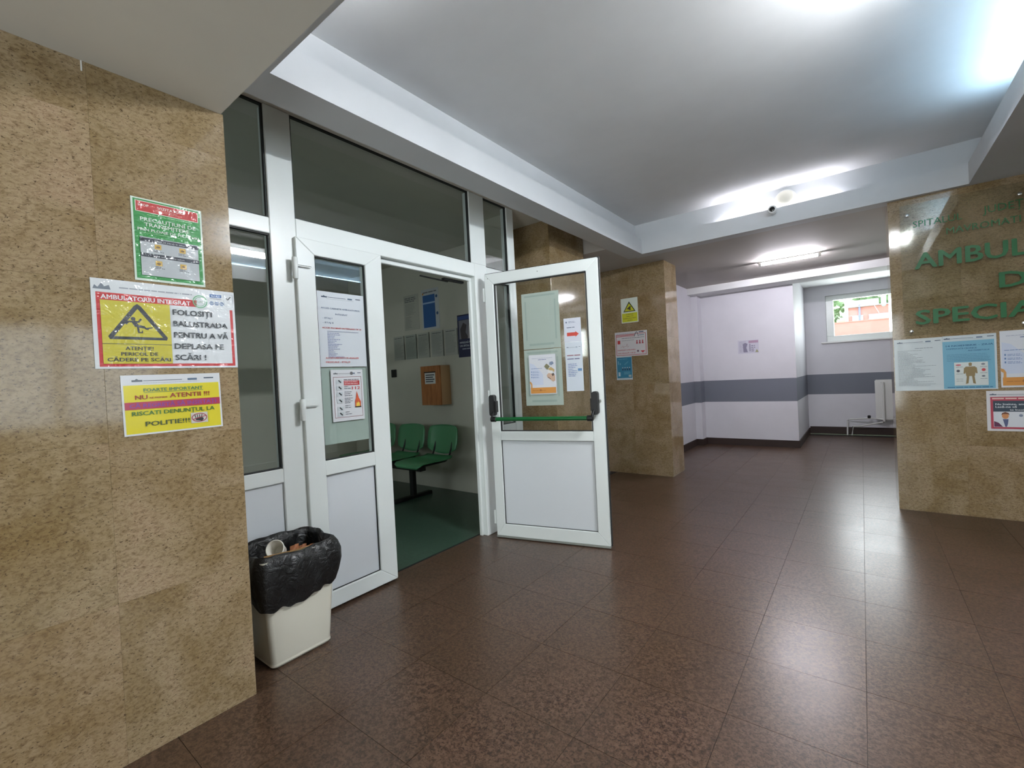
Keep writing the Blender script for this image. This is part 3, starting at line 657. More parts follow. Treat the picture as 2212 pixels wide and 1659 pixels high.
# ------------------------------------------------------------------ waiting bench in the inner room
bench = empty('waiting_bench', (-4.23, 3.25, 0)); tag(bench, 'row of green plastic waiting seats on a black beam', 'bench')
def shell(name, rows, mat, parent, t):
    mb = MB().rings(rows, closed=False, cap=False); o = mb.build(name, mat, parent, smooth='all')
    m = o.modifiers.new('thickness', 'SOLIDIFY'); m.thickness = t; return o
for cx in (-0.525, 0.0, 0.525):
    x0 = cx + 0.0
    def prow(y, z, hw, dip, n=11, bend=0.0):
        return [(x0 + hw * (2 * i / (n - 1) - 1), y + bend * (1 - (2 * i / (n - 1) - 1) ** 2), z - dip * (1 - (2 * i / (n - 1) - 1) ** 2)) for i in range(n)]
    shell('seat', [prow(-0.28, 0.395, 0.15, 0.0), prow(-0.275, 0.425, 0.195, 0.004), prow(-0.24, 0.447, 0.215, 0.010), prow(-0.1, 0.452, 0.228, 0.018), prow(0.05, 0.447, 0.228, 0.020), prow(0.15, 0.452, 0.215, 0.014), prow(0.185, 0.470, 0.195, 0.006)], M['green_seat'], bench, 0.008)
    shell('backrest', [prow(0.215, 0.50, 0.17, 0.035, bend=0.03), prow(0.222, 0.525, 0.222, 0.030, bend=0.035), prow(0.236, 0.60, 0.236, 0.0, bend=0.04), prow(0.252, 0.70, 0.232, -0.006, bend=0.04), prow(0.262, 0.75, 0.220, -0.010, bend=0.038), prow(0.268, 0.772, 0.19, -0.012, bend=0.035)], M['green_seat'], bench, 0.008)
    for s in (-1, 1):
        MB().tube([(x0 + s * 0.13, -0.16, 0.41), (x0 + s * 0.13, 0.14, 0.41), (x0 + s * 0.13, 0.20, 0.44), (x0 + s * 0.13, 0.245, 0.54), (x0 + s * 0.13, 0.295, 0.68)], 0.011, 8).build('seat_bracket', M['black'], bench, smooth=True)
MB().box(-0.82, 0.46, -0.04, 0.04, 0.31, 0.375).build('beam', M['black'], bench, 0.005)
for lx in (0.28, -0.62):
    lg = MB().box(lx - 0.03, lx + 0.03, -0.025, 0.025, 0.03, 0.31).build('leg', M['black'], bench, 0.004)
    MB().box(lx - 0.03, lx + 0.03, -0.27, 0.25, 0.0, 0.035).build('foot', M['black'], lg, 0.006)

# ------------------------------------------------------------------ wooden box and switch on the inner wall
bx = empty('suggestion_box', (-3.916, 3.717, 1.0)); tag(bx, 'orange wooden box with a white label on the waiting room wall', 'box')
MB().box(-0.16, 0.16, -0.147, -0.001, 0.0, 0.45).build('case', M['wood_side'], bx, 0.003)
MB().box(-0.16, 0.16, -0.166, -0.148, 0.0, 0.45).build('door', M['wood'], bx, 0.002)
MB().box(-0.09, 0.085, -0.1668, -0.1655, 0.245, 0.37).build('label', pmat((222, 222, 220), 'dull'), bx)
mb = MB()
for k in range(4): mb.box(-0.075, 0.07 - 0.02 * (k % 2), -0.1674, -0.167, 0.34 - 0.025 * k, 0.352 - 0.025 * k)
mb.build('lettering', pmat((60, 60, 66), 'dull'), bx)
MB().box(-0.10, 0.09, -0.1674, -0.1655, 0.372, 0.384).build('slot', M['black'], bx)
sw = empty('wall_switch', (-4.77, 3.716, 1.40)); tag(sw, 'small dark switch plate on the waiting room wall', 'switch')
MB().box(-0.05, 0.05, -0.012, 0.0, -0.05, 0.05).build('plate', M['black'], sw, 0.004)
for k in (-1, 1): MB().box(k * 0.022 - 0.016, k * 0.022 + 0.016, -0.017, -0.0125, -0.025, 0.025).build('rocker', M['gasket'], sw, 0.003)

# ------------------------------------------------------------------ radiator under the far window
ra = empty('radiator', (0.85, 9.62, 0.27)); tag(ra, 'white panel radiator under the far window', 'radiator')
MB().box(-0.69, 0.75, -0.05, 0.05, 0.0, 0.66).build('panel', M['white_metal'], ra, 0.012, seg=2)
mb = MB()
for k in range(24): mb.box(-0.66 + k * 0.058, -0.63 + k * 0.058, -0.056, -0.0505, 0.04, 0.62)
mb.build('flutes', M['white_metal'], ra)
MB().tube([(-0.62, -0.02, 0.62), (-0.585, -0.085, 0.62), (-0.585, -0.085, -0.02), (-0.60, -0.085, -0.03)], 0.014, 10).build('riser_pipe', M['white_metal'], ra, smooth=True)
MB().tube([(-0.585, -0.085, 0.01), (-0.74, -0.06, 0.03), (-1.04, 0.02, 0.0), (-1.07, 0.02, -0.02), (-1.08, 0.02, -0.27)], 0.012, 10).build('supply_pipe', M['white_metal'], ra, smooth=True)
MB().tube([(-0.60, -0.085, -0.03), (-0.9, -0.02, -0.11), (-1.0, 0.02, -0.12), (-1.015, 0.02, -0.27)], 0.012, 10).build('return_pipe', M['white_metal'], ra, smooth=True)
MB().lathe([(0.016, 0), (0.022, 0.006), (0.022, 0.04), (0.012, 0.046)], (-0.78, -0.058, 0.03), 'z', 14).build('valve', M['black'], ra, smooth=True)

# ------------------------------------------------------------------ acrylic sign with green letters
sg = empty('hospital_sign', (0.285, 4.93, 1.44)); tag(sg, 'clear acrylic sign with green lettering on the granite wall', 'sign')
MB().box(0.0, 1.55, -0.005, 0.0, 0.0, 1.06).build('acrylic_plate', M['acrylic'], sg, 0.001)
def sign_text(body, x, zb, h, w, bold=True):
    vs, fs = text_geo(body, bold); x0 = min(p[0] for p in vs); x1 = max(p[0] for p in vs); kx = w / (x1 - x0); k = h / 0.73
    mb = MB(); n = len(vs)
    F = [(x + (p[0] - x0) * kx, -0.0068 - p[2] * 0.00006, zb + p[1] * k) for p in vs]; B = [(p[0], p[1] + 0.0014, p[2]) for p in F]
    edges = {}
    for f in fs:
        for a, b in zip(f, f[1:] + f[:1]): edges[(a, b)] = 1
    side = [(a, b, b + n, a + n) for (a, b) in edges if (b, a) not in edges]
    mb.add(F + B, list(fs) + [tuple(i + n for i in f[::-1]) for f in fs] + side)
    return mb.build('lettering', M['sign_green'], sg)
sign_text('SPITALUL', 0.078, 0.868, 0.052, 0.285, False); sign_text('JUDEȚEAN', 0.475, 0.880, 0.056, 0.345, False); sign_text('DE URGENȚĂ', 0.90, 0.880, 0.056, 0.42, False)
sign_text('MAVROMATI', 0.272, 0.772, 0.052, 0.395, False)
sign_text('AMBULATORIU', 0.078, 0.535, 0.128, 1.32); sign_text('DE', 0.545, 0.312, 0.118, 0.26); sign_text('SPECIALITATE', 0.072, 0.088, 0.118, 1.33)
for x in (0.045, 0.665, 1.50):
    for z in (0.035, 0.975):
        MB().lathe([(0.006, -0.028), (0.006, 0.004), (0.013, 0.0055), (0.013, 0.009), (0.008, 0.012)], (x, 0.0, z), 'y', 16).build('standoff', M['steel'], sg, smooth=True)

# ------------------------------------------------------------------ notices on the left granite wall
LX = -2.0395
p = Sheet('safety_poster', 'large red-bordered handrail warning with yellow triangle panel, on the granite wall', (LX, 0.357, 1.671), 90, 0.441, 0.308, (214, 218, 222), 'poster', gloss='wavy')
RED = (186, 50, 52); YEL = (196, 186, 62); INK = (58, 62, 68)
p.frame(0.012, 0.046, 0.420, 0.255, 0.010, RED)
p.rect(0.012, 0.046, 0.30, 0.026, RED)
p.text('AMBULATORIU INTEGRAT', 0.024, 0.068, 0.016, (226, 228, 230), 0.262, bold=True)
p.poly([(0.005, 0.036), (0.010, 0.022), (0.018, 0.030), (0.028, 0.014), (0.036, 0.026), (0.048, 0.020), (0.052, 0.036)], (120, 128, 140), 'letterhead').lines(0.075, 0.024, 0.22, 1, 0.01, 0.004, (150, 156, 166), ragged=0.1)
p.rect(0.306, 0.012, 0.130, 0.062, (214, 218, 222)); p.ring(0.318, 0.050, 0.025, 0.004, (120, 180, 140)); p.ring(0.318, 0.050, 0.018, 0.002, (120, 180, 140)); p.text('NIAS', 0.318, 0.054, 0.008, (130, 176, 146), 0.022, 'c')
p.rect(0.352, 0.016, 0.042, 0.013, (72, 108, 160)); p.text('NIAS', 0.373, 0.027, 0.008, (200, 214, 230), 0.030, 'c'); p.rect(0.352, 0.033, 0.042, 0.002, (110, 116, 126))
for k in range(3): p.disc(0.358 + 0.018 * k, 0.052, 0.008, (112, 132, 164)); p.rect(0.352 + 0.018 * k, 0.051, 0.012, 0.002, (200, 206, 214))
p.frame(0.402, 0.012, 0.032, 0.050, 0.001, (140, 150, 166)); p.line(0.411, 0.026, 0.416, 0.034, 0.004, INK); p.line(0.416, 0.034, 0.427, 0.020, 0.004, INK)
p.rect(0.022, 0.072, 0.196, 0.219, YEL)
cx, cy = 0.120, 0.142
p.poly([(0.122, 0.078), (0.132, 0.086), (0.207, 0.196), (0.204, 0.206), (0.042, 0.206), (0.038, 0.196), (0.112, 0.086)], INK, 'warning_triangle')
p.poly([(0.122, 0.096), (0.192, 0.196), (0.054, 0.196)], YEL, 'warning_triangle')
FM = 'falling_figure'
p.disc(0.108, 0.132, 0.0068, INK, FM); p.line(0.108, 0.140, 0.118, 0.158, 0.013, INK, FM); p.line(0.108, 0.142, 0.094, 0.142, 0.006, INK, FM); p.line(0.095, 0.141, 0.087, 0.152, 0.006, INK, FM)
p.line(0.111, 0.142, 0.122, 0.143, 0.006, INK, FM); p.line(0.122, 0.144, 0.131, 0.131, 0.006, INK, FM); p.line(0.116, 0.156, 0.140, 0.161, 0.009, INK, FM); p.line(0.139, 0.161, 0.146, 0.168, 0.006, INK, FM)
p.line(0.146, 0.164, 0.163, 0.161, 0.004, INK, FM); p.line(0.150, 0.163, 0.148, 0.170, 0.004, INK, FM); p.line(0.120, 0.160, 0.122, 0.178, 0.006, INK, FM); p.line(0.120, 0.180, 0.134, 0.180, 0.004, INK, FM); p.line(0.131, 0.181, 0.133, 0.173, 0.003, INK, FM)
p.rect(0.022, 0.221, 0.196, 0.0018, INK)
p.text('ATENȚIE!', 0.122, 0.243, 0.013, INK, 0.080, 'c', True); p.text('PERICOL DE', 0.122, 0.263, 0.013, INK, 0.105, 'c', True); p.text('CĂDERE PE SCĂRI', 0.122, 0.283, 0.013, INK, 0.180, 'c', True)
for k, (t, w) in enumerate((('FOLOSIȚI', 0.130), ('BALUSTRADA', 0.184), ('PENTRU A VĂ', 0.184), ('DEPLASA PE', 0.166), ('SCĂRI !', 0.102))):
    p.text(t, 0.226, 0.108 + 0.0425 * k, 0.021, INK, w, bold=True)
p.done()
p = Sheet('visitor_poster', 'green visitor notice with red header, above the large red-bordered warning', (LX, 0.478, 1.979), 90, 0.219, 0.299, (206, 220, 208), 'poster', gloss='wavy')
GR = (40, 136, 62); WH = (206, 222, 208)
p.rect(0.006, 0.005, 0.207, 0.286, GR); p.rect(0.012, 0.010, 0.195, 0.040, (214, 206, 196)); p.rect(0.0145, 0.0125, 0.190, 0.035, (180, 46, 44))
p.text('STOP', 0.020, 0.029, 0.009, (226, 214, 206), 0.032, bold=True); p.text('VIZITATORI', 0.118, 0.030, 0.010, (226, 214, 206), 0.080, 'c', True); p.lines(0.070, 0.034, 0.110, 2, 0.005, 0.002, (214, 150, 140))
p.lines(0.045, 0.056, 0.140, 1, 0.004, 0.0022, (150, 200, 150), ragged=0.05)
p.text('PRECAUȚIUNI DE', 0.110, 0.082, 0.014, WH, 0.172, 'c', True); p.text('TRANSMITERE', 0.105, 0.100, 0.014, WH, 0.140, 'c', True); p.text('PRIN PLOAIE DE PICĂTURI', 0.110, 0.118, 0.010, WH, 0.190, 'c', True); p.lines(0.02, 0.124, 0.18, 1, 0.004, 0.0014, (150, 200, 150), ragged=0.02)
p.rect(0.020, 0.140, 0.180, 0.139, (176, 182, 186)); p.rect(0.020, 0.143, 0.182, 0.014, (34, 40, 52)); p.text('După să intrați în salon', 0.11, 0.153, 0.006, (200, 204, 208), 0.095, 'c'); p.rect(0.020, 0.198, 0.182, 0.014, (34, 40, 52)); p.text('La ieșirea din salon', 0.11, 0.208, 0.006, (200, 204, 208), 0.085, 'c')
for (x, y) in ((0.062, 0.162), (0.138, 0.162), (0.062, 0.222), (0.138, 0.222)):
    p.rect(x, y, 0.020, 0.018, (196, 160, 70)); p.disc(x + 0.010, y + 0.010, 0.006, (110, 86, 46), ry=0.004); p.lines(x - 0.004, y + 0.021, 0.032, 2, 0.005, 0.002, (70, 74, 82))
p.done()
p = Sheet('police_notice', 'small yellow landscape notice with a purple stripe, below the large warning', (LX, 0.420, 1.3385), 90, 0.308, 0.214, (212, 214, 218), 'poster', gloss='lam', roll=-0.6)
p.rect(0.006, 0.036, 0.296, 0.172, (214, 200, 30)); p.letterhead(0.013, 0.03, 0.285, 1.1, (96, 102, 112))
p.text('FOARTE IMPORTANT', 0.154, 0.060, 0.012, (70, 120, 80), 0.185, 'c', True); p.rect(0.062, 0.0625, 0.185, 0.0015, (70, 120, 80))
DR = (150, 52, 30)
p.text('NU', 0.036, 0.087, 0.016, DR, 0.036, bold=True); p.text('NE PREMIEM', 0.078, 0.086, 0.006, DR, 0.052, bold=True); p.text('ATENTII !!!', 0.138, 0.086, 0.017, DR, 0.130, bold=True)
p.rect(0.006, 0.096, 0.296, 0.026, (168, 44, 74)); p.text('CĂ REGRETĂ SĂ INSISTAȚI', 0.154, 0.116, 0.014, (122, 60, 150), 0.270, 'c', True)
p.text('RISCATI DENUNȚUL LA', 0.024, 0.144, 0.015, (64, 112, 40), 0.258, bold=True); p.text('POLITIE!!!', 0.060, 0.184, 0.017, (64, 78, 34), 0.136, bold=True)
p.rect(0.200, 0.150, 0.056, 0.040, (196, 192, 186)); p.ring(0.228, 0.170, 0.026, 0.003, (150, 40, 60), 'prohibition_mark', 0.017); p.poly([(0.216, 0.180), (0.214, 0.171), (0.224, 0.172), (0.240, 0.170), (0.242, 0.178), (0.236, 0.184)], (40, 40, 40), 'hand_drawing')
for k in range(4): p.line(0.216 + 0.006 * k, 0.171, 0.213 + 0.008 * k, 0.158, 0.003, (60, 60, 60), 'hand_drawing')
p.line(0.205, 0.176, 0.251, 0.164, 0.003, (150, 40, 60), 'prohibition_mark')
p.done()

# ------------------------------------------------------------------ notices on the closed leaf
GX1 = -2.4315
p = Sheet('access_notice', 'tall white access list with red and blue lines on the closed door glass', (GX1, 1.374, 1.815), 90, 0.313, 0.435, (206, 212, 218), 'notice')
p.letterhead(0.022, 0.035, 0.29, 1.3)
BL = (96, 112, 140); RD = (190, 70, 70)
p.text('ACCES CABINETE AMBULATORIUL', 0.157, 0.100, 0.009, BL, 0.255, 'c', True); p.text('INTEGRAT', 0.157, 0.132, 0.009, BL, 0.080, 'c', True)
p.text('- ETAJ I', 0.036, 0.158, 0.009, BL, 0.060, bold=True); p.text('- ETAJ II', 0.036, 0.184, 0.009, BL, 0.066, bold=True)
p.text('ACCES PACIENTI INTERNARE DE ZI', 0.030, 0.214, 0.009, RD, 0.255, bold=True); p.rect(0.06, 0.228, 0.205, 0.0025, BL)
p.lines(0.060, 0.238, 0.100, 16, 0.0092, 0.0030, (112, 122, 168), ragged=0.7)
p.text('ACCES LABORATOR ANALIZE', 0.040, 0.388, 0.009, RD, 0.215, bold=True); p.text('MEDICALE - ETAJ III', 0.040, 0.412, 0.009, RD, 0.155, bold=True)
p.done()
p = Sheet('blank_sheet', 'pale green blank sheet behind the glass of the closed door, under the access list', (-2.4440, 1.374, 1.376), 90, 0.313, 0.445, (196, 208, 202), 'sheet', gloss='dull'); p.done()
p = Sheet('fire_notice', 'white emergency notice with a flame and red number, on the closed door glass', (GX1, 1.442, 1.362), 90, 0.211, 0.303, (214, 216, 220), 'notice')
p.letterhead(0.016, 0.016, 0.198, 1.0, (90, 94, 100)); p.disc(0.134, 0.022, 0.010, (96, 96, 100))
p.frame(0.013, 0.042, 0.186, 0.240, 0.0022, (130, 70, 76))
p.lines(0.080, 0.058, 0.10, 1, 0.01, 0.004, (70, 60, 64), ragged=0.0); p.rect(0.080, 0.066, 0.105, 0.027, (176, 56, 60)); p.lines(0.084, 0.071, 0.096, 2, 0.011, 0.004, (226, 200, 200), ragged=0.1)
p.text('112', 0.132, 0.119, 0.018, (190, 64, 74), 0.055, bold=True)
p.lines(0.080, 0.099, 0.045, 2, 0.011, 0.0035, (80, 84, 92)); p.lines(0.080, 0.131, 0.055, 3, 0.011, 0.0032, (90, 94, 102)); p.lines(0.080, 0.168, 0.058, 4, 0.009, 0.0032, (90, 94, 102)); p.lines(0.080, 0.212, 0.060, 2, 0.011, 0.0032, (90, 94, 102)); p.lines(0.080, 0.250, 0.045, 2, 0.012, 0.0032, (90, 94, 102))
p.poly([(0.148, 0.222), (0.147, 0.190), (0.155, 0.170), (0.161, 0.130), (0.168, 0.150), (0.174, 0.172), (0.180, 0.180), (0.187, 0.196), (0.186, 0.222)], (200, 84, 48), 'flame_picture')
p.poly([(0.154, 0.222), (0.155, 0.205), (0.160, 0.194), (0.164, 0.206), (0.168, 0.190), (0.173, 0.202), (0.178, 0.198), (0.179, 0.222)], (228, 196, 84), 'flame_picture'); p.rect(0.146, 0.222, 0.042, 0.007, (34, 28, 28), 'flame_picture')
for k, y in enumerate((0.058, 0.096, 0.132, 0.172, 0.218, 0.250)):
    p.rect(0.030, y, 0.038, 0.024, (196, 204, 208), 'pictograms'); p.line(0.044, y + 0.004, 0.060, y + 0.018, 0.008, (50, 54, 60), 'pictograms')
p.done()

# ------------------------------------------------------------------ notices on the open leaf
def leaf_pt(u, z, off):
    n = Vector((math.sin(OA), -math.cos(OA), 0))
    return Vector((-2.345, 2.748, 0)) + Vector((math.cos(OA), math.sin(OA), 0)) * u + n * off + Vector((0, 0, z))
DEG = math.degrees(OA)
for (z, l) in ((1.903, 'upper pale sheet seen from the back through the open door glass'), (1.470, 'lower pale sheet seen from the back through the open door glass')):
    p = Sheet('blank_sheet', l, leaf_pt(0.294, z, -0.0385), DEG, 0.301, 0.428, (206, 214, 208), 'sheet', group='pale sheets on the door glass', gloss='dull')
    MB().box(0.024, 0.272, -0.0016, -0.0013, -0.030, -0.016).build('show_through_heading', pmat((184, 196, 192), 'dull'), p.root)
    MB().box(0.024, 0.036, -0.0016, -0.0013, -0.36, -0.06).box(0.262, 0.274, -0.0016, -0.0013, -0.36, -0.06).box(0.05, 0.25, -0.0016, -0.0013, -0.402, -0.386).build('show_through_border', pmat((186, 198, 194), 'dull'), p.root)
    p.done()
def hands_poster(name, label, loc, rz, w, h, gloss='lam'):
    p = Sheet(name, label, loc, rz, w, h, (214, 216, 222), 'poster', gloss=gloss); k = w / 0.215
    def q(pts): return [(x * k, y * k) for x, y in pts]
    p.text('INSTRUCȚIUNI PENTRU PACIENȚI', 0.107 * k, 0.030 * k, 0.005 * k, (90, 104, 150), 0.165 * k, 'c'); p.lines(0.075 * k, 0.036 * k, 0.065 * k, 1, 0.01, 0.004 * k, (100, 112, 156), ragged=0)
    p.poly(q([(0.006, 0.060), (0.040, 0.072), (0.110, 0.150), (0.110, 0.230), (0.006, 0.230)]), (200, 208, 226)); p.lines(0.015 * k, 0.103 * k, 0.09 * k, 1, 0.01, 0.003 * k, (90, 120, 170), ragged=0)
    for i in range(3): p.rect(0.015 * k, (0.124 + 0.020 * i) * k, 0.006 * k, 0.010 * k, (96, 128, 176)); p.lines(0.026 * k, (0.126 + 0.020 * i) * k, 0.075 * k, 2, 0.007 * k, 0.003 * k, (120, 142, 184))
    P = 'hands_picture'
    p.poly(q([(0.168, 0.060), (0.190, 0.055), (0.200, 0.072), (0.180, 0.084), (0.164, 0.078)]), (120, 134, 156), P); p.poly(q([(0.122, 0.090), (0.142, 0.070), (0.168, 0.092), (0.146, 0.118)]), (120, 118, 88), P)
    p.poly(q([(0.150, 0.112), (0.176, 0.096), (0.204, 0.118), (0.200, 0.136), (0.176, 0.128)]), (186, 160, 110), P); p.poly(q([(0.150, 0.122), (0.190, 0.126), (0.180, 0.148), (0.150, 0.146)]), (228, 226, 226), P)
    p.poly(q([(0.140, 0.158), (0.156, 0.142), (0.182, 0.148), (0.206, 0.160), (0.206, 0.200), (0.190, 0.210), (0.166, 0.190), (0.146, 0.176)]), (200, 168, 146), P); p.poly(q([(0.178, 0.150), (0.196, 0.142), (0.202, 0.158), (0.186, 0.168)]), (92, 74, 66), P); p.line(0.150 * k, 0.172 * k, 0.172 * k, 0.188 * k, 0.004 * k, (90, 74, 64), P)
    p.poly(q([(0.0, 0.200), (0.012, 0.206), (0.020, 0.222), (0.020, 0.262), (0.008, 0.262), (0.010, 0.226), (0.0, 0.216)]), (206, 150, 84)); p.rect(0.006 * k, 0.250 * k, 0.203 * k, 0.044 * k, (206, 140, 60)); p.lines(0.02 * k, 0.270 * k, 0.11 * k, 1, 0.01, 0.004 * k, (170, 110, 48), ragged=0); p.disc(0.086 * k, 0.270 * k, 0.008 * k, (160, 100, 44))
    p.done()
hands_poster('hygiene_poster', 'white poster with orange foot and joined hands on the open door glass', leaf_pt(0.336, 1.429, -0.0265), DEG, 0.215, 0.301)
p = Sheet('arrow_notice', 'short white slip with a red arrow pointing right, on the open door glass', leaf_pt(0.628, 1.682, -0.0265), DEG, 0.130, 0.176, (206, 210, 222), 'notice')
p.disc(0.020, 0.030, 0.006, (90, 100, 130)); p.lines(0.036, 0.024, 0.075, 2, 0.008, 0.003, (110, 120, 150)); p.lines(0.022, 0.066, 0.06, 1, 0.01, 0.006, (110, 118, 140), ragged=0)
p.poly([(0.022, 0.106), (0.086, 0.106), (0.086, 0.098), (0.112, 0.119), (0.086, 0.140), (0.086, 0.132), (0.022, 0.132)], (196, 64, 50), 'red_arrow'); p.done()
p = Sheet('list_notice', 'long white slip listing services, below the red arrow slip', leaf_pt(0.629, 1.505, -0.0265), DEG, 0.130, 0.362, (204, 212, 222), 'notice')
p.letterhead(0.034, 0.012, 0.118, 0.6); p.lines(0.014, 0.094, 0.100, 1, 0.01, 0.008, (150, 110, 120), ragged=0); p.lines(0.014, 0.120, 0.094, 1, 0.01, 0.008, (120, 120, 150), ragged=0)
p.lines(0.018, 0.160, 0.075, 8, 0.0125, 0.0045, (112, 130, 180), ragged=0.6); p.rect(0.092, 0.196, 0.030, 0.018, (92, 132, 176)); p.done()

# ------------------------------------------------------------------ notices on the far pillar
FY = 5.3635
p = Sheet('camera_notice', 'white and yellow warning triangle notice, topmost on the far pillar', (-2.357, FY, 2.177), 0, 0.218, 0.303, (222, 228, 218), 'notice')
YG = (206, 206, 40)
p.poly([(0.107, 0.040), (0.188, 0.168), (0.028, 0.168)], (60, 62, 30), 'warning_triangle'); p.poly([(0.107, 0.064), (0.170, 0.158), (0.045, 0.158)], YG, 'warning_triangle')
p.poly([(0.070, 0.132), (0.118, 0.098), (0.132, 0.110), (0.120, 0.126), (0.134, 0.146), (0.108, 0.146), (0.096, 0.136)], (64, 58, 34), 'pictogram')
p.rect(0.010, 0.184, 0.198, 0.108, YG)
for k, t in enumerate(('ATENȚIE!', 'OBIECTIV', 'SUPRAVEGHEAT', 'VIDEO')): p.text(t, 0.109, 0.206 + 0.024 * k, 0.012, (110, 96, 40), (0.10, 0.096, 0.17, 0.07)[k], 'c', True)
p.done()
p = Sheet('heart_notice', 'white red-bordered notice with a heartbeat line and heart, middle of the far pillar', (-2.457, FY, 1.767), 0, 0.418, 0.305, (216, 212, 214), 'notice', roll=0.3)
p.frame(0.014, 0.030, 0.388, 0.262, 0.006, (180, 70, 78)); p.rect(0.020, 0.040, 0.24, 0.008, (190, 80, 84)); p.rect(0.020, 0.054, 0.24, 0.006, (190, 80, 84)); p.lines(0.02, 0.018, 0.22, 1, 0.01, 0.005, (140, 160, 180), ragged=0)
p.poly([(0.250, 0.066), (0.270, 0.020), (0.285, 0.006), (0.300, 0.020), (0.312, 0.066), (0.304, 0.066), (0.294, 0.028), (0.285, 0.016), (0.276, 0.028), (0.260, 0.066)], (96, 104, 116)); p.rect(0.315, 0.010, 0.06, 0.012, (80, 84, 110)); p.rect(0.315, 0.046, 0.064, 0.014, (150, 158, 172))
p.lines(0.09, 0.078, 0.29, 1, 0.01, 0.006, (110, 112, 124), ragged=0); p.lines(0.09, 0.106, 0.16, 1, 0.01, 0.005, (140, 140, 150), ragged=0); p.rect(0.034, 0.104, 0.036, 0.044, (196, 66, 66))
PK = 'heartbeat_line'
for a, b in (((0.070, 0.186), (0.098, 0.184)), ((0.098, 0.184), (0.104, 0.170)), ((0.104, 0.170), (0.112, 0.200)), ((0.112, 0.200), (0.118, 0.182)), ((0.118, 0.182), (0.150, 0.180)), ((0.150, 0.180), (0.158, 0.148)), ((0.158, 0.148), (0.166, 0.192)), ((0.166, 0.192), (0.184, 0.178))): p.line(*a, *b, 0.003, (176, 130, 134), PK)
for k in range(3): p.disc(0.288 + 0.036 * k, 0.122, 0.008, (180, 60, 70)); p.poly([(0.276 + 0.036 * k, 0.158), (0.300 + 0.036 * k, 0.158), (0.293 + 0.036 * k, 0.130), (0.283 + 0.036 * k, 0.130)], (180, 60, 70))
p.text('DEPĂȘIM UNIUNEA', 0.032, 0.232, 0.013, (190, 80, 88), 0.235, bold=True); p.text('SALVEAZĂ VIEȚI', 0.032, 0.270, 0.013, (190, 80, 88), 0.235, bold=True)
p.poly([(0.328, 0.238), (0.336, 0.224), (0.352, 0.224), (0.358, 0.234), (0.364, 0.224), (0.380, 0.224), (0.388, 0.238), (0.376, 0.256), (0.358, 0.272), (0.340, 0.256)], (224, 220, 222), 'heart'); p.poly([(0.330, 0.244), (0.386, 0.244), (0.376, 0.256), (0.358, 0.272), (0.340, 0.256)], (190, 60, 70), 'heart'); p.rect(0.286, 0.236, 0.022, 0.022, (110, 80, 96)); p.done()
p = Sheet('blue_notice', 'blue portrait notice, lowest on the far pillar', (-2.456, FY - 0.0016, 1.467), 0, 0.210, 0.297, (196, 208, 214), 'notice')
BU = (46, 126, 158)
p.rect(0.010, 0.016, 0.196, 0.258, BU); p.lines(0.03, 0.034, 0.12, 1, 0.01, 0.008, (96, 160, 186), ragged=0); p.line(0.110, 0.110, 0.160, 0.070, 0.012, (86, 150, 178))
p.rect(0.024, 0.060, 0.012, 0.044, (120, 176, 198)); p.rect(0.048, 0.086, 0.012, 0.022, (120, 176, 198))
for k in range(4): p.rect(0.078 + 0.030 * k, 0.150, 0.016, 0.030, (40, 66, 92)); p.disc(0.086 + 0.030 * k, 0.146, 0.007, (200, 210, 214))
p.rect(0.026, 0.200, 0.026, 0.050, (196, 214, 222)); p.rect(0.160, 0.236, 0.036, 0.026, (176, 190, 190)); p.lines(0.10, 0.198, 0.09, 3, 0.012, 0.005, (120, 176, 198)); p.done()

# ------------------------------------------------------------------ notices on the right granite wall
RY = 4.9585
p = Sheet('rules_notice', 'white page of small print, leftmost under the green sign', (0.218, RY, 1.416), 0, 0.297, 0.424, (200, 208, 210), 'notice')
p.letterhead(0.020, 0.020, 0.285, 1.3); p.lines(0.13, 0.078, 0.11, 1, 0.01, 0.004, (130, 138, 146), ragged=0)
p.lines(0.022, 0.095, 0.250, 30, 0.0098, 0.0030, (138, 146, 152), ragged=0.75); p.done()
p = Sheet('health_poster', 'blue health day poster with a brown body figure under the green sign', (0.513, RY, 1.418), 0, 0.298, 0.424, (196, 206, 210), 'poster')
p.rect(0.0, 0.044, 0.286, 0.372, (112, 170, 194)); p.letterhead(0.014, 0.008, 0.285, 1.3)
p.text('14 NOIEMBRIE - ZIUA', 0.150, 0.086, 0.013, (36, 92, 130), 0.262, 'c', True); p.text('COMPLICAȚII CRONICE', 0.106, 0.108, 0.011, (36, 92, 130), 0.170, 'c', True); p.text('ALE DIABETULUI', 0.20, 0.126, 0.010, (36, 92, 130), 0.115, 'c', True)
p.lines(0.022, 0.148, 0.245, 5, 0.012, 0.0035, (84, 138, 164), ragged=0.15)
p.rect(0.062, 0.212, 0.186, 0.180, (206, 212, 208)); F = 'body_figure'; BR = (138, 118, 76)
p.disc(0.152, 0.226, 0.010, BR, F); p.rect(0.144, 0.232, 0.016, 0.010, BR, F)
p.poly([(0.126, 0.246), (0.178, 0.246), (0.186, 0.262), (0.178, 0.300), (0.176, 0.320), (0.128, 0.320), (0.126, 0.300), (0.118, 0.262)], BR, F)
for s in (-1, 1): p.line(0.152 + s * 0.030, 0.254, 0.152 + s * 0.034, 0.300, 0.010, BR, F); p.line(0.152 + s * 0.014, 0.316, 0.152 + s * 0.020, 0.376, 0.014, BR, F); p.line(0.152 + s * 0.018, 0.376, 0.152 + s * 0.028, 0.378, 0.005, BR, F)
O = 'organ_pictures'
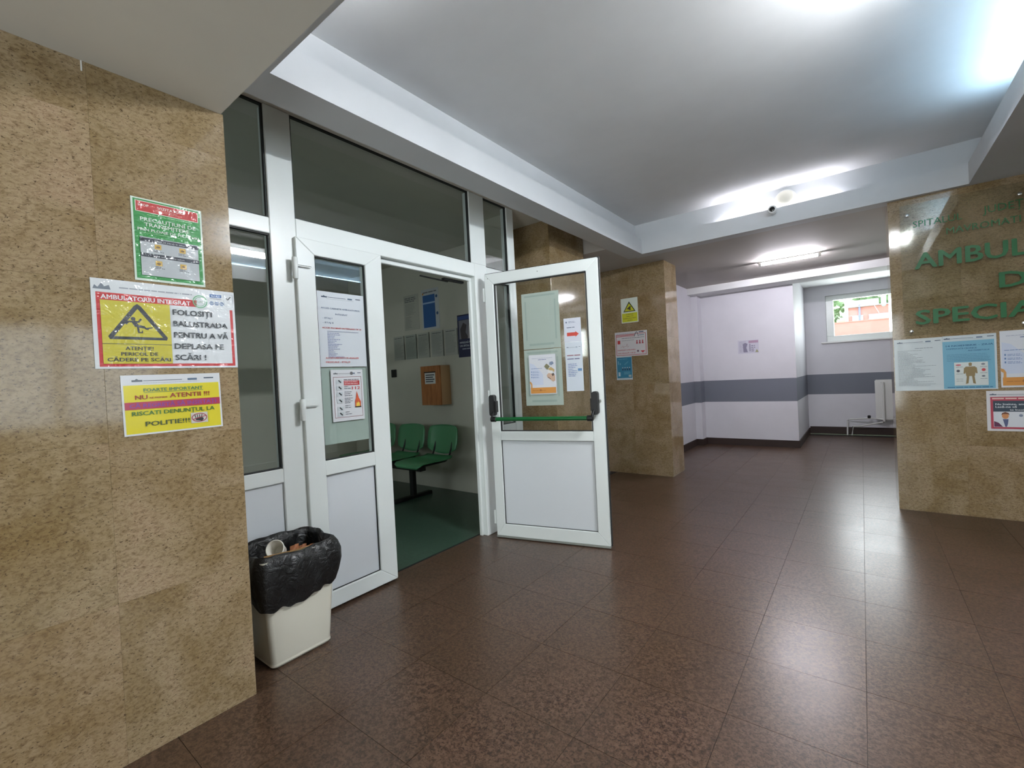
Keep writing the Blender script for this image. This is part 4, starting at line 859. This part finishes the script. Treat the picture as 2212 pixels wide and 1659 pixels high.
p.disc(0.086, 0.232, 0.016, (190, 90, 100), O, 0.006); p.disc(0.084, 0.278, 0.010, (70, 74, 84), O); p.disc(0.222, 0.230, 0.011, (120, 124, 132), O, 0.007); p.disc(0.224, 0.274, 0.011, (196, 60, 66), O); p.disc(0.222, 0.322, 0.010, (100, 108, 118), O, 0.006)
for (x, y) in ((0.072, 0.246), (0.072, 0.300), (0.072, 0.340), (0.072, 0.356), (0.205, 0.248), (0.205, 0.296), (0.205, 0.340)): p.lines(x, y, 0.040, 1, 0.01, 0.003, (120, 130, 136), ragged=0)
p.lines(0.02, 0.402, 0.25, 1, 0.01, 0.007, (46, 110, 150), ragged=0); p.done()
hands_poster('care_poster', 'white poster with orange foot, right of the blue health poster', (0.828, RY, 1.428), 0, 0.300, 0.424)
p = Sheet('feedback_poster', 'red-bordered poster with dark band and drawn people, lowest on the right wall', (0.746, RY - 0.0014, 0.980), 0, 0.424, 0.305, (214, 212, 214), 'poster')
p.letterhead(0.020, 0.018, 0.40, 1.3); p.rect(0.020, 0.046, 0.386, 0.242, (176, 62, 80)); p.lines(0.03, 0.054, 0.30, 1, 0.02, 0.010, (226, 190, 180), ragged=0); p.rect(0.034, 0.076, 0.358, 0.198, (214, 216, 222)); p.rect(0.034, 0.076, 0.358, 0.082, (52, 66, 80))
p.text('Nu înainte, anunță', 0.046, 0.108, 0.014, (214, 218, 222), 0.19, bold=True); p.text('Lasă-ne să', 0.046, 0.128, 0.014, (214, 218, 222), 0.11, bold=True); p.text('te însoțim', 0.120, 0.150, 0.012, (214, 218, 222), 0.10, bold=True)
Q = 'drawn_people'
p.disc(0.096, 0.190, 0.018, (206, 138, 86), Q, 0.022); p.poly([(0.074, 0.186), (0.080, 0.168), (0.096, 0.160), (0.114, 0.168), (0.118, 0.186), (0.110, 0.176), (0.084, 0.176)], (110, 62, 40), Q); p.poly([(0.082, 0.214), (0.112, 0.214), (0.108, 0.250), (0.102, 0.272), (0.094, 0.272)], (84, 92, 130), Q); p.poly([(0.036, 0.230), (0.060, 0.242), (0.082, 0.272), (0.036, 0.272)], (96, 40, 74), Q)
p.disc(0.240, 0.200, 0.018, (206, 150, 110), Q, 0.022); p.poly([(0.210, 0.272), (0.222, 0.226), (0.258, 0.226), (0.272, 0.272)], (196, 204, 214), Q); p.disc(0.176, 0.186, 0.010, (130, 140, 160), Q); p.done()

# ------------------------------------------------------------------ notice on the corridor wall and in the waiting room
p = Sheet('corridor_notice', 'small faded grey and pink notice on the white corridor block', (-1.560, 7.9985, 1.675), 0, 0.296, 0.210, (196, 194, 208), 'notice', gloss='dull')
p.lines(0.02, 0.02, 0.10, 8, 0.022, 0.007, (150, 150, 170)); p.poly([(0.080, 0.190), (0.070, 0.060), (0.110, 0.040), (0.140, 0.060), (0.120, 0.120), (0.140, 0.190)], (130, 126, 148)); p.rect(0.156, 0.010, 0.134, 0.038, (170, 140, 164)); p.lines(0.190, 0.085, 0.06, 4, 0.028, 0.012, (120, 118, 140)); p.rect(0.162, 0.060, 0.020, 0.12, (150, 146, 166)); p.poly([(0.244, 0.196), (0.268, 0.150), (0.292, 0.196)], (150, 150, 110)); p.done()
IY = 3.7155
p = Sheet('schedule_sheet', 'dim typed sheet beside the blue poster on the waiting room wall', (-4.510, IY, 2.350), 0, 0.275, 0.430, (176, 176, 164), 'sheet', gloss='dull', roll=0)
p.lines(0.02, 0.03, 0.22, 3, 0.022, 0.012, (110, 110, 110)); p.lines(0.03, 0.11, 0.20, 8, 0.018, 0.005, (136, 136, 132)); p.lines(0.03, 0.27, 0.12, 8, 0.018, 0.005, (136, 136, 132)); p.done()
p = Sheet('blue_poster', 'white sheet with a large blue panel on the waiting room wall', (-4.180, IY, 2.372), 0, 0.300, 0.480, (186, 190, 192), 'poster', gloss='dull')
p.rect(0.024, 0.070, 0.210, 0.385, (46, 92, 150)); p.rect(0.024, 0.155, 0.210, 0.018, (160, 186, 214)); p.disc(0.262, 0.100, 0.018, (60, 90, 130)); p.disc(0.266, 0.300, 0.018, (60, 90, 130)); p.lines(0.03, 0.03, 0.24, 1, 0.02, 0.014, (110, 112, 116), ragged=0); p.disc(0.03, 0.05, 0.012, (190, 130, 60)); p.done()
for k, (x, c) in enumerate(((-4.745, (170, 172, 162)), (-4.515, (160, 166, 156)), (-4.285, (172, 174, 164)), (-4.045, (176, 178, 170)), (-3.815, (180, 180, 172)))):
    L = ('first', 'second', 'third', 'fourth', 'fifth')[k] + ' from the left in the row of typed sheets above the wooden box'
    p = Sheet('typed_sheet', L, (x, IY, 1.862), 0, 0.212, 0.300, c, 'sheet', group='row of typed sheets on the waiting room wall', gloss='dull')
    p.lines(0.02, 0.02, 0.15, 1, 0.01, 0.008, (96, 96, 96), ragged=0); p.lines(0.02, 0.045, 0.17, 16, 0.0145, 0.004, (134, 138, 132), seed=k); p.rect(0.205, 0.0, 0.007, 0.30, (44, 46, 44)); p.done()
p = Sheet('family_poster', 'dark blue poster with grey photograph at the doorway edge', (-3.600, IY, 2.000), 0, 0.300, 0.475, (40, 42, 74), 'poster', gloss='dull')
p.rect(0.006, 0.016, 0.288, 0.040, (54, 74, 130)); p.rect(0.020, 0.062, 0.274, 0.210, (120, 118, 128)); p.poly([(0.05, 0.272), (0.04, 0.16), (0.09, 0.09), (0.14, 0.12), (0.12, 0.20), (0.17, 0.272)], (70, 62, 66), 'grey_photograph'); p.poly([(0.15, 0.272), (0.17, 0.13), (0.23, 0.08), (0.28, 0.14), (0.27, 0.272)], (160, 152, 156), 'grey_photograph')
p.text('IMPREUNĂ PENTRU', 0.024, 0.322, 0.022, (190, 196, 206), 0.25, bold=True); p.text('UN SPITAL PUBLIC', 0.024, 0.358, 0.022, (190, 196, 206), 0.25, bold=True); p.lines(0.06, 0.378, 0.12, 1, 0.01, 0.010, (160, 166, 180), ragged=0); p.done()
p = Sheet('small_notice', 'small typed slip under the dark blue poster at the doorway edge', (-3.440, IY, 1.490), 0, 0.150, 0.250, (176, 176, 166), 'notice', gloss='dull'); p.lines(0.015, 0.02, 0.11, 12, 0.018, 0.006, (110, 110, 110)); p.done()

# ------------------------------------------------------------------ what the far window looks out on
struct('ground_outside', MB().add([(-40, 10.4, -0.4), (40, 10.4, -0.4), (40, 58, 4.6), (-40, 58, 4.6), (-40, 110, 14), (40, 110, 14), (-40, 10.4, -1), (40, 10.4, -1), (40, 110, 10), (-40, 110, 10)], [(0, 1, 2, 3), (3, 2, 5, 4), (6, 9, 8, 7), (0, 6, 7, 1), (4, 5, 8, 9), (1, 7, 8, 5, 2), (0, 3, 4, 9, 6)]), M['grass'], 'green slope outside the far window', 'ground')
tag(MB().box(-12, 12, 45, 45.4, 2.6, 4.34).box(-12.05, 12.05, 44.95, 45.45, 4.34, 4.42).build('garden_wall', M['pink_wall']), 'low pink wall outside the far window', 'wall')
bd = empty('house', (0.8, 60, 4.6)); tag(bd, 'pink and white house outside the far window', 'building')
def hb(name, x0, x1, y0, y1, z0, z1, mat, par=None): return MB().box(x0 - 0.8, x1 - 0.8, y0 - 60, y1 - 60, z0 - 4.6, z1 - 4.6).build(name, mat, par or bd, 0.01)
hb('wall', -0.95, 6.0, 60, 68, 4.6, 6.95, M['pink_wall']); hb('corner_pier', -1.24, -0.94, 59.8, 60.2, 4.6, 7.45, M['white_wall']); hb('parapet', -0.95, 1.6, 60.3, 68, 6.96, 7.6, M['white_wall']); hb('eave', -0.95, 6.1, 59.7, 68, 6.86, 6.96, M['shutter'])
for x0, x1 in ((-0.63, 0.28), (0.74, 2.45)):
    wn = hb('window', x0, x1, 59.9, 59.99, 5.2, 6.0, M['shutter']); hb('pane', x0 + 0.06, x1 - 0.06, 59.86, 59.895, 5.24, 5.82, M['white_wall'], wn)
MB().tube([(-0.795, -0.16, 2.5), (-0.80, -0.16, 0.7)], 0.09, 8).build('downpipe', M['blue_pipe'], bd)
MB().tube([(0.40, -0.5, 2.26), (0.77, -0.5, 1.43)], 0.03, 6).build('cable', M['shutter'], bd)
lp = empty('street_lamp', (0.494, 15, -0.2)); tag(lp, 'grey rounded lamp head hanging outside the far window', 'lamp')
MB().lathe([(0.02, 2.815), (0.045, 2.84), (0.054, 2.90), (0.054, 3.10), (0.046, 3.16), (0.02, 3.18)], (0, 0, 0), 'z', 16).build('lamp_head', M['shutter'], lp, smooth=True)
MB().tube([(0, 0, 3.17), (0.0, 0, 3.42), (0.3, 0, 3.5), (0.55, 0, 3.42), (0.56, 0, 0)], 0.018, 8).build('pole', M['shutter'], lp, smooth=True)
rnd = random.Random(11)
def tree(name, label, x, y, z, r, h):
    e = empty(name, (x, y, z)); tag(e, label, 'tree', 'trees outside the far window')
    MB().tube([(0, 0, 0), (0.1, 0, h * 0.5), (0, 0, h * 0.8)], r * 0.09, 8).build('trunk', M['trunk'], e)
    mb = MB()
    for _ in range(420):
        a, b, q = rnd.uniform(0, 6.28), rnd.uniform(-1, 1), rnd.uniform(0.55, 1.0) * r
        c = Vector((q * math.cos(a) * math.sqrt(1 - b * b), q * math.sin(a) * math.sqrt(1 - b * b), h + q * b * 0.9)); s = r * rnd.uniform(0.10, 0.2)
        d1_ = Vector((rnd.gauss(0, 1), rnd.gauss(0, 1), rnd.gauss(0, 1))).normalized() * s; d2_ = d1_.orthogonal().normalized() * s * 0.6
        mb.add([c - d1_, c + d2_, c + d1_, c - d2_], [(0, 1, 2, 3)])
    tag(mb.build('foliage', M['leaf'], e), kind='stuff')
tree('tree', 'leafy tree left of the pink house', -3.2, 62, 4.6, 2.0, 2.6)
tree('tree', 'large leafy tree behind the flat roof of the pink house', 2.2, 72, 6.5, 3.4, 3.0)
tree('tree', 'far leafy tree behind the tree left of the pink house', -5.5, 82, 8.5, 3.0, 2.4)

bpy.data.objects.remove(_to); bpy.data.curves.remove(_tc)
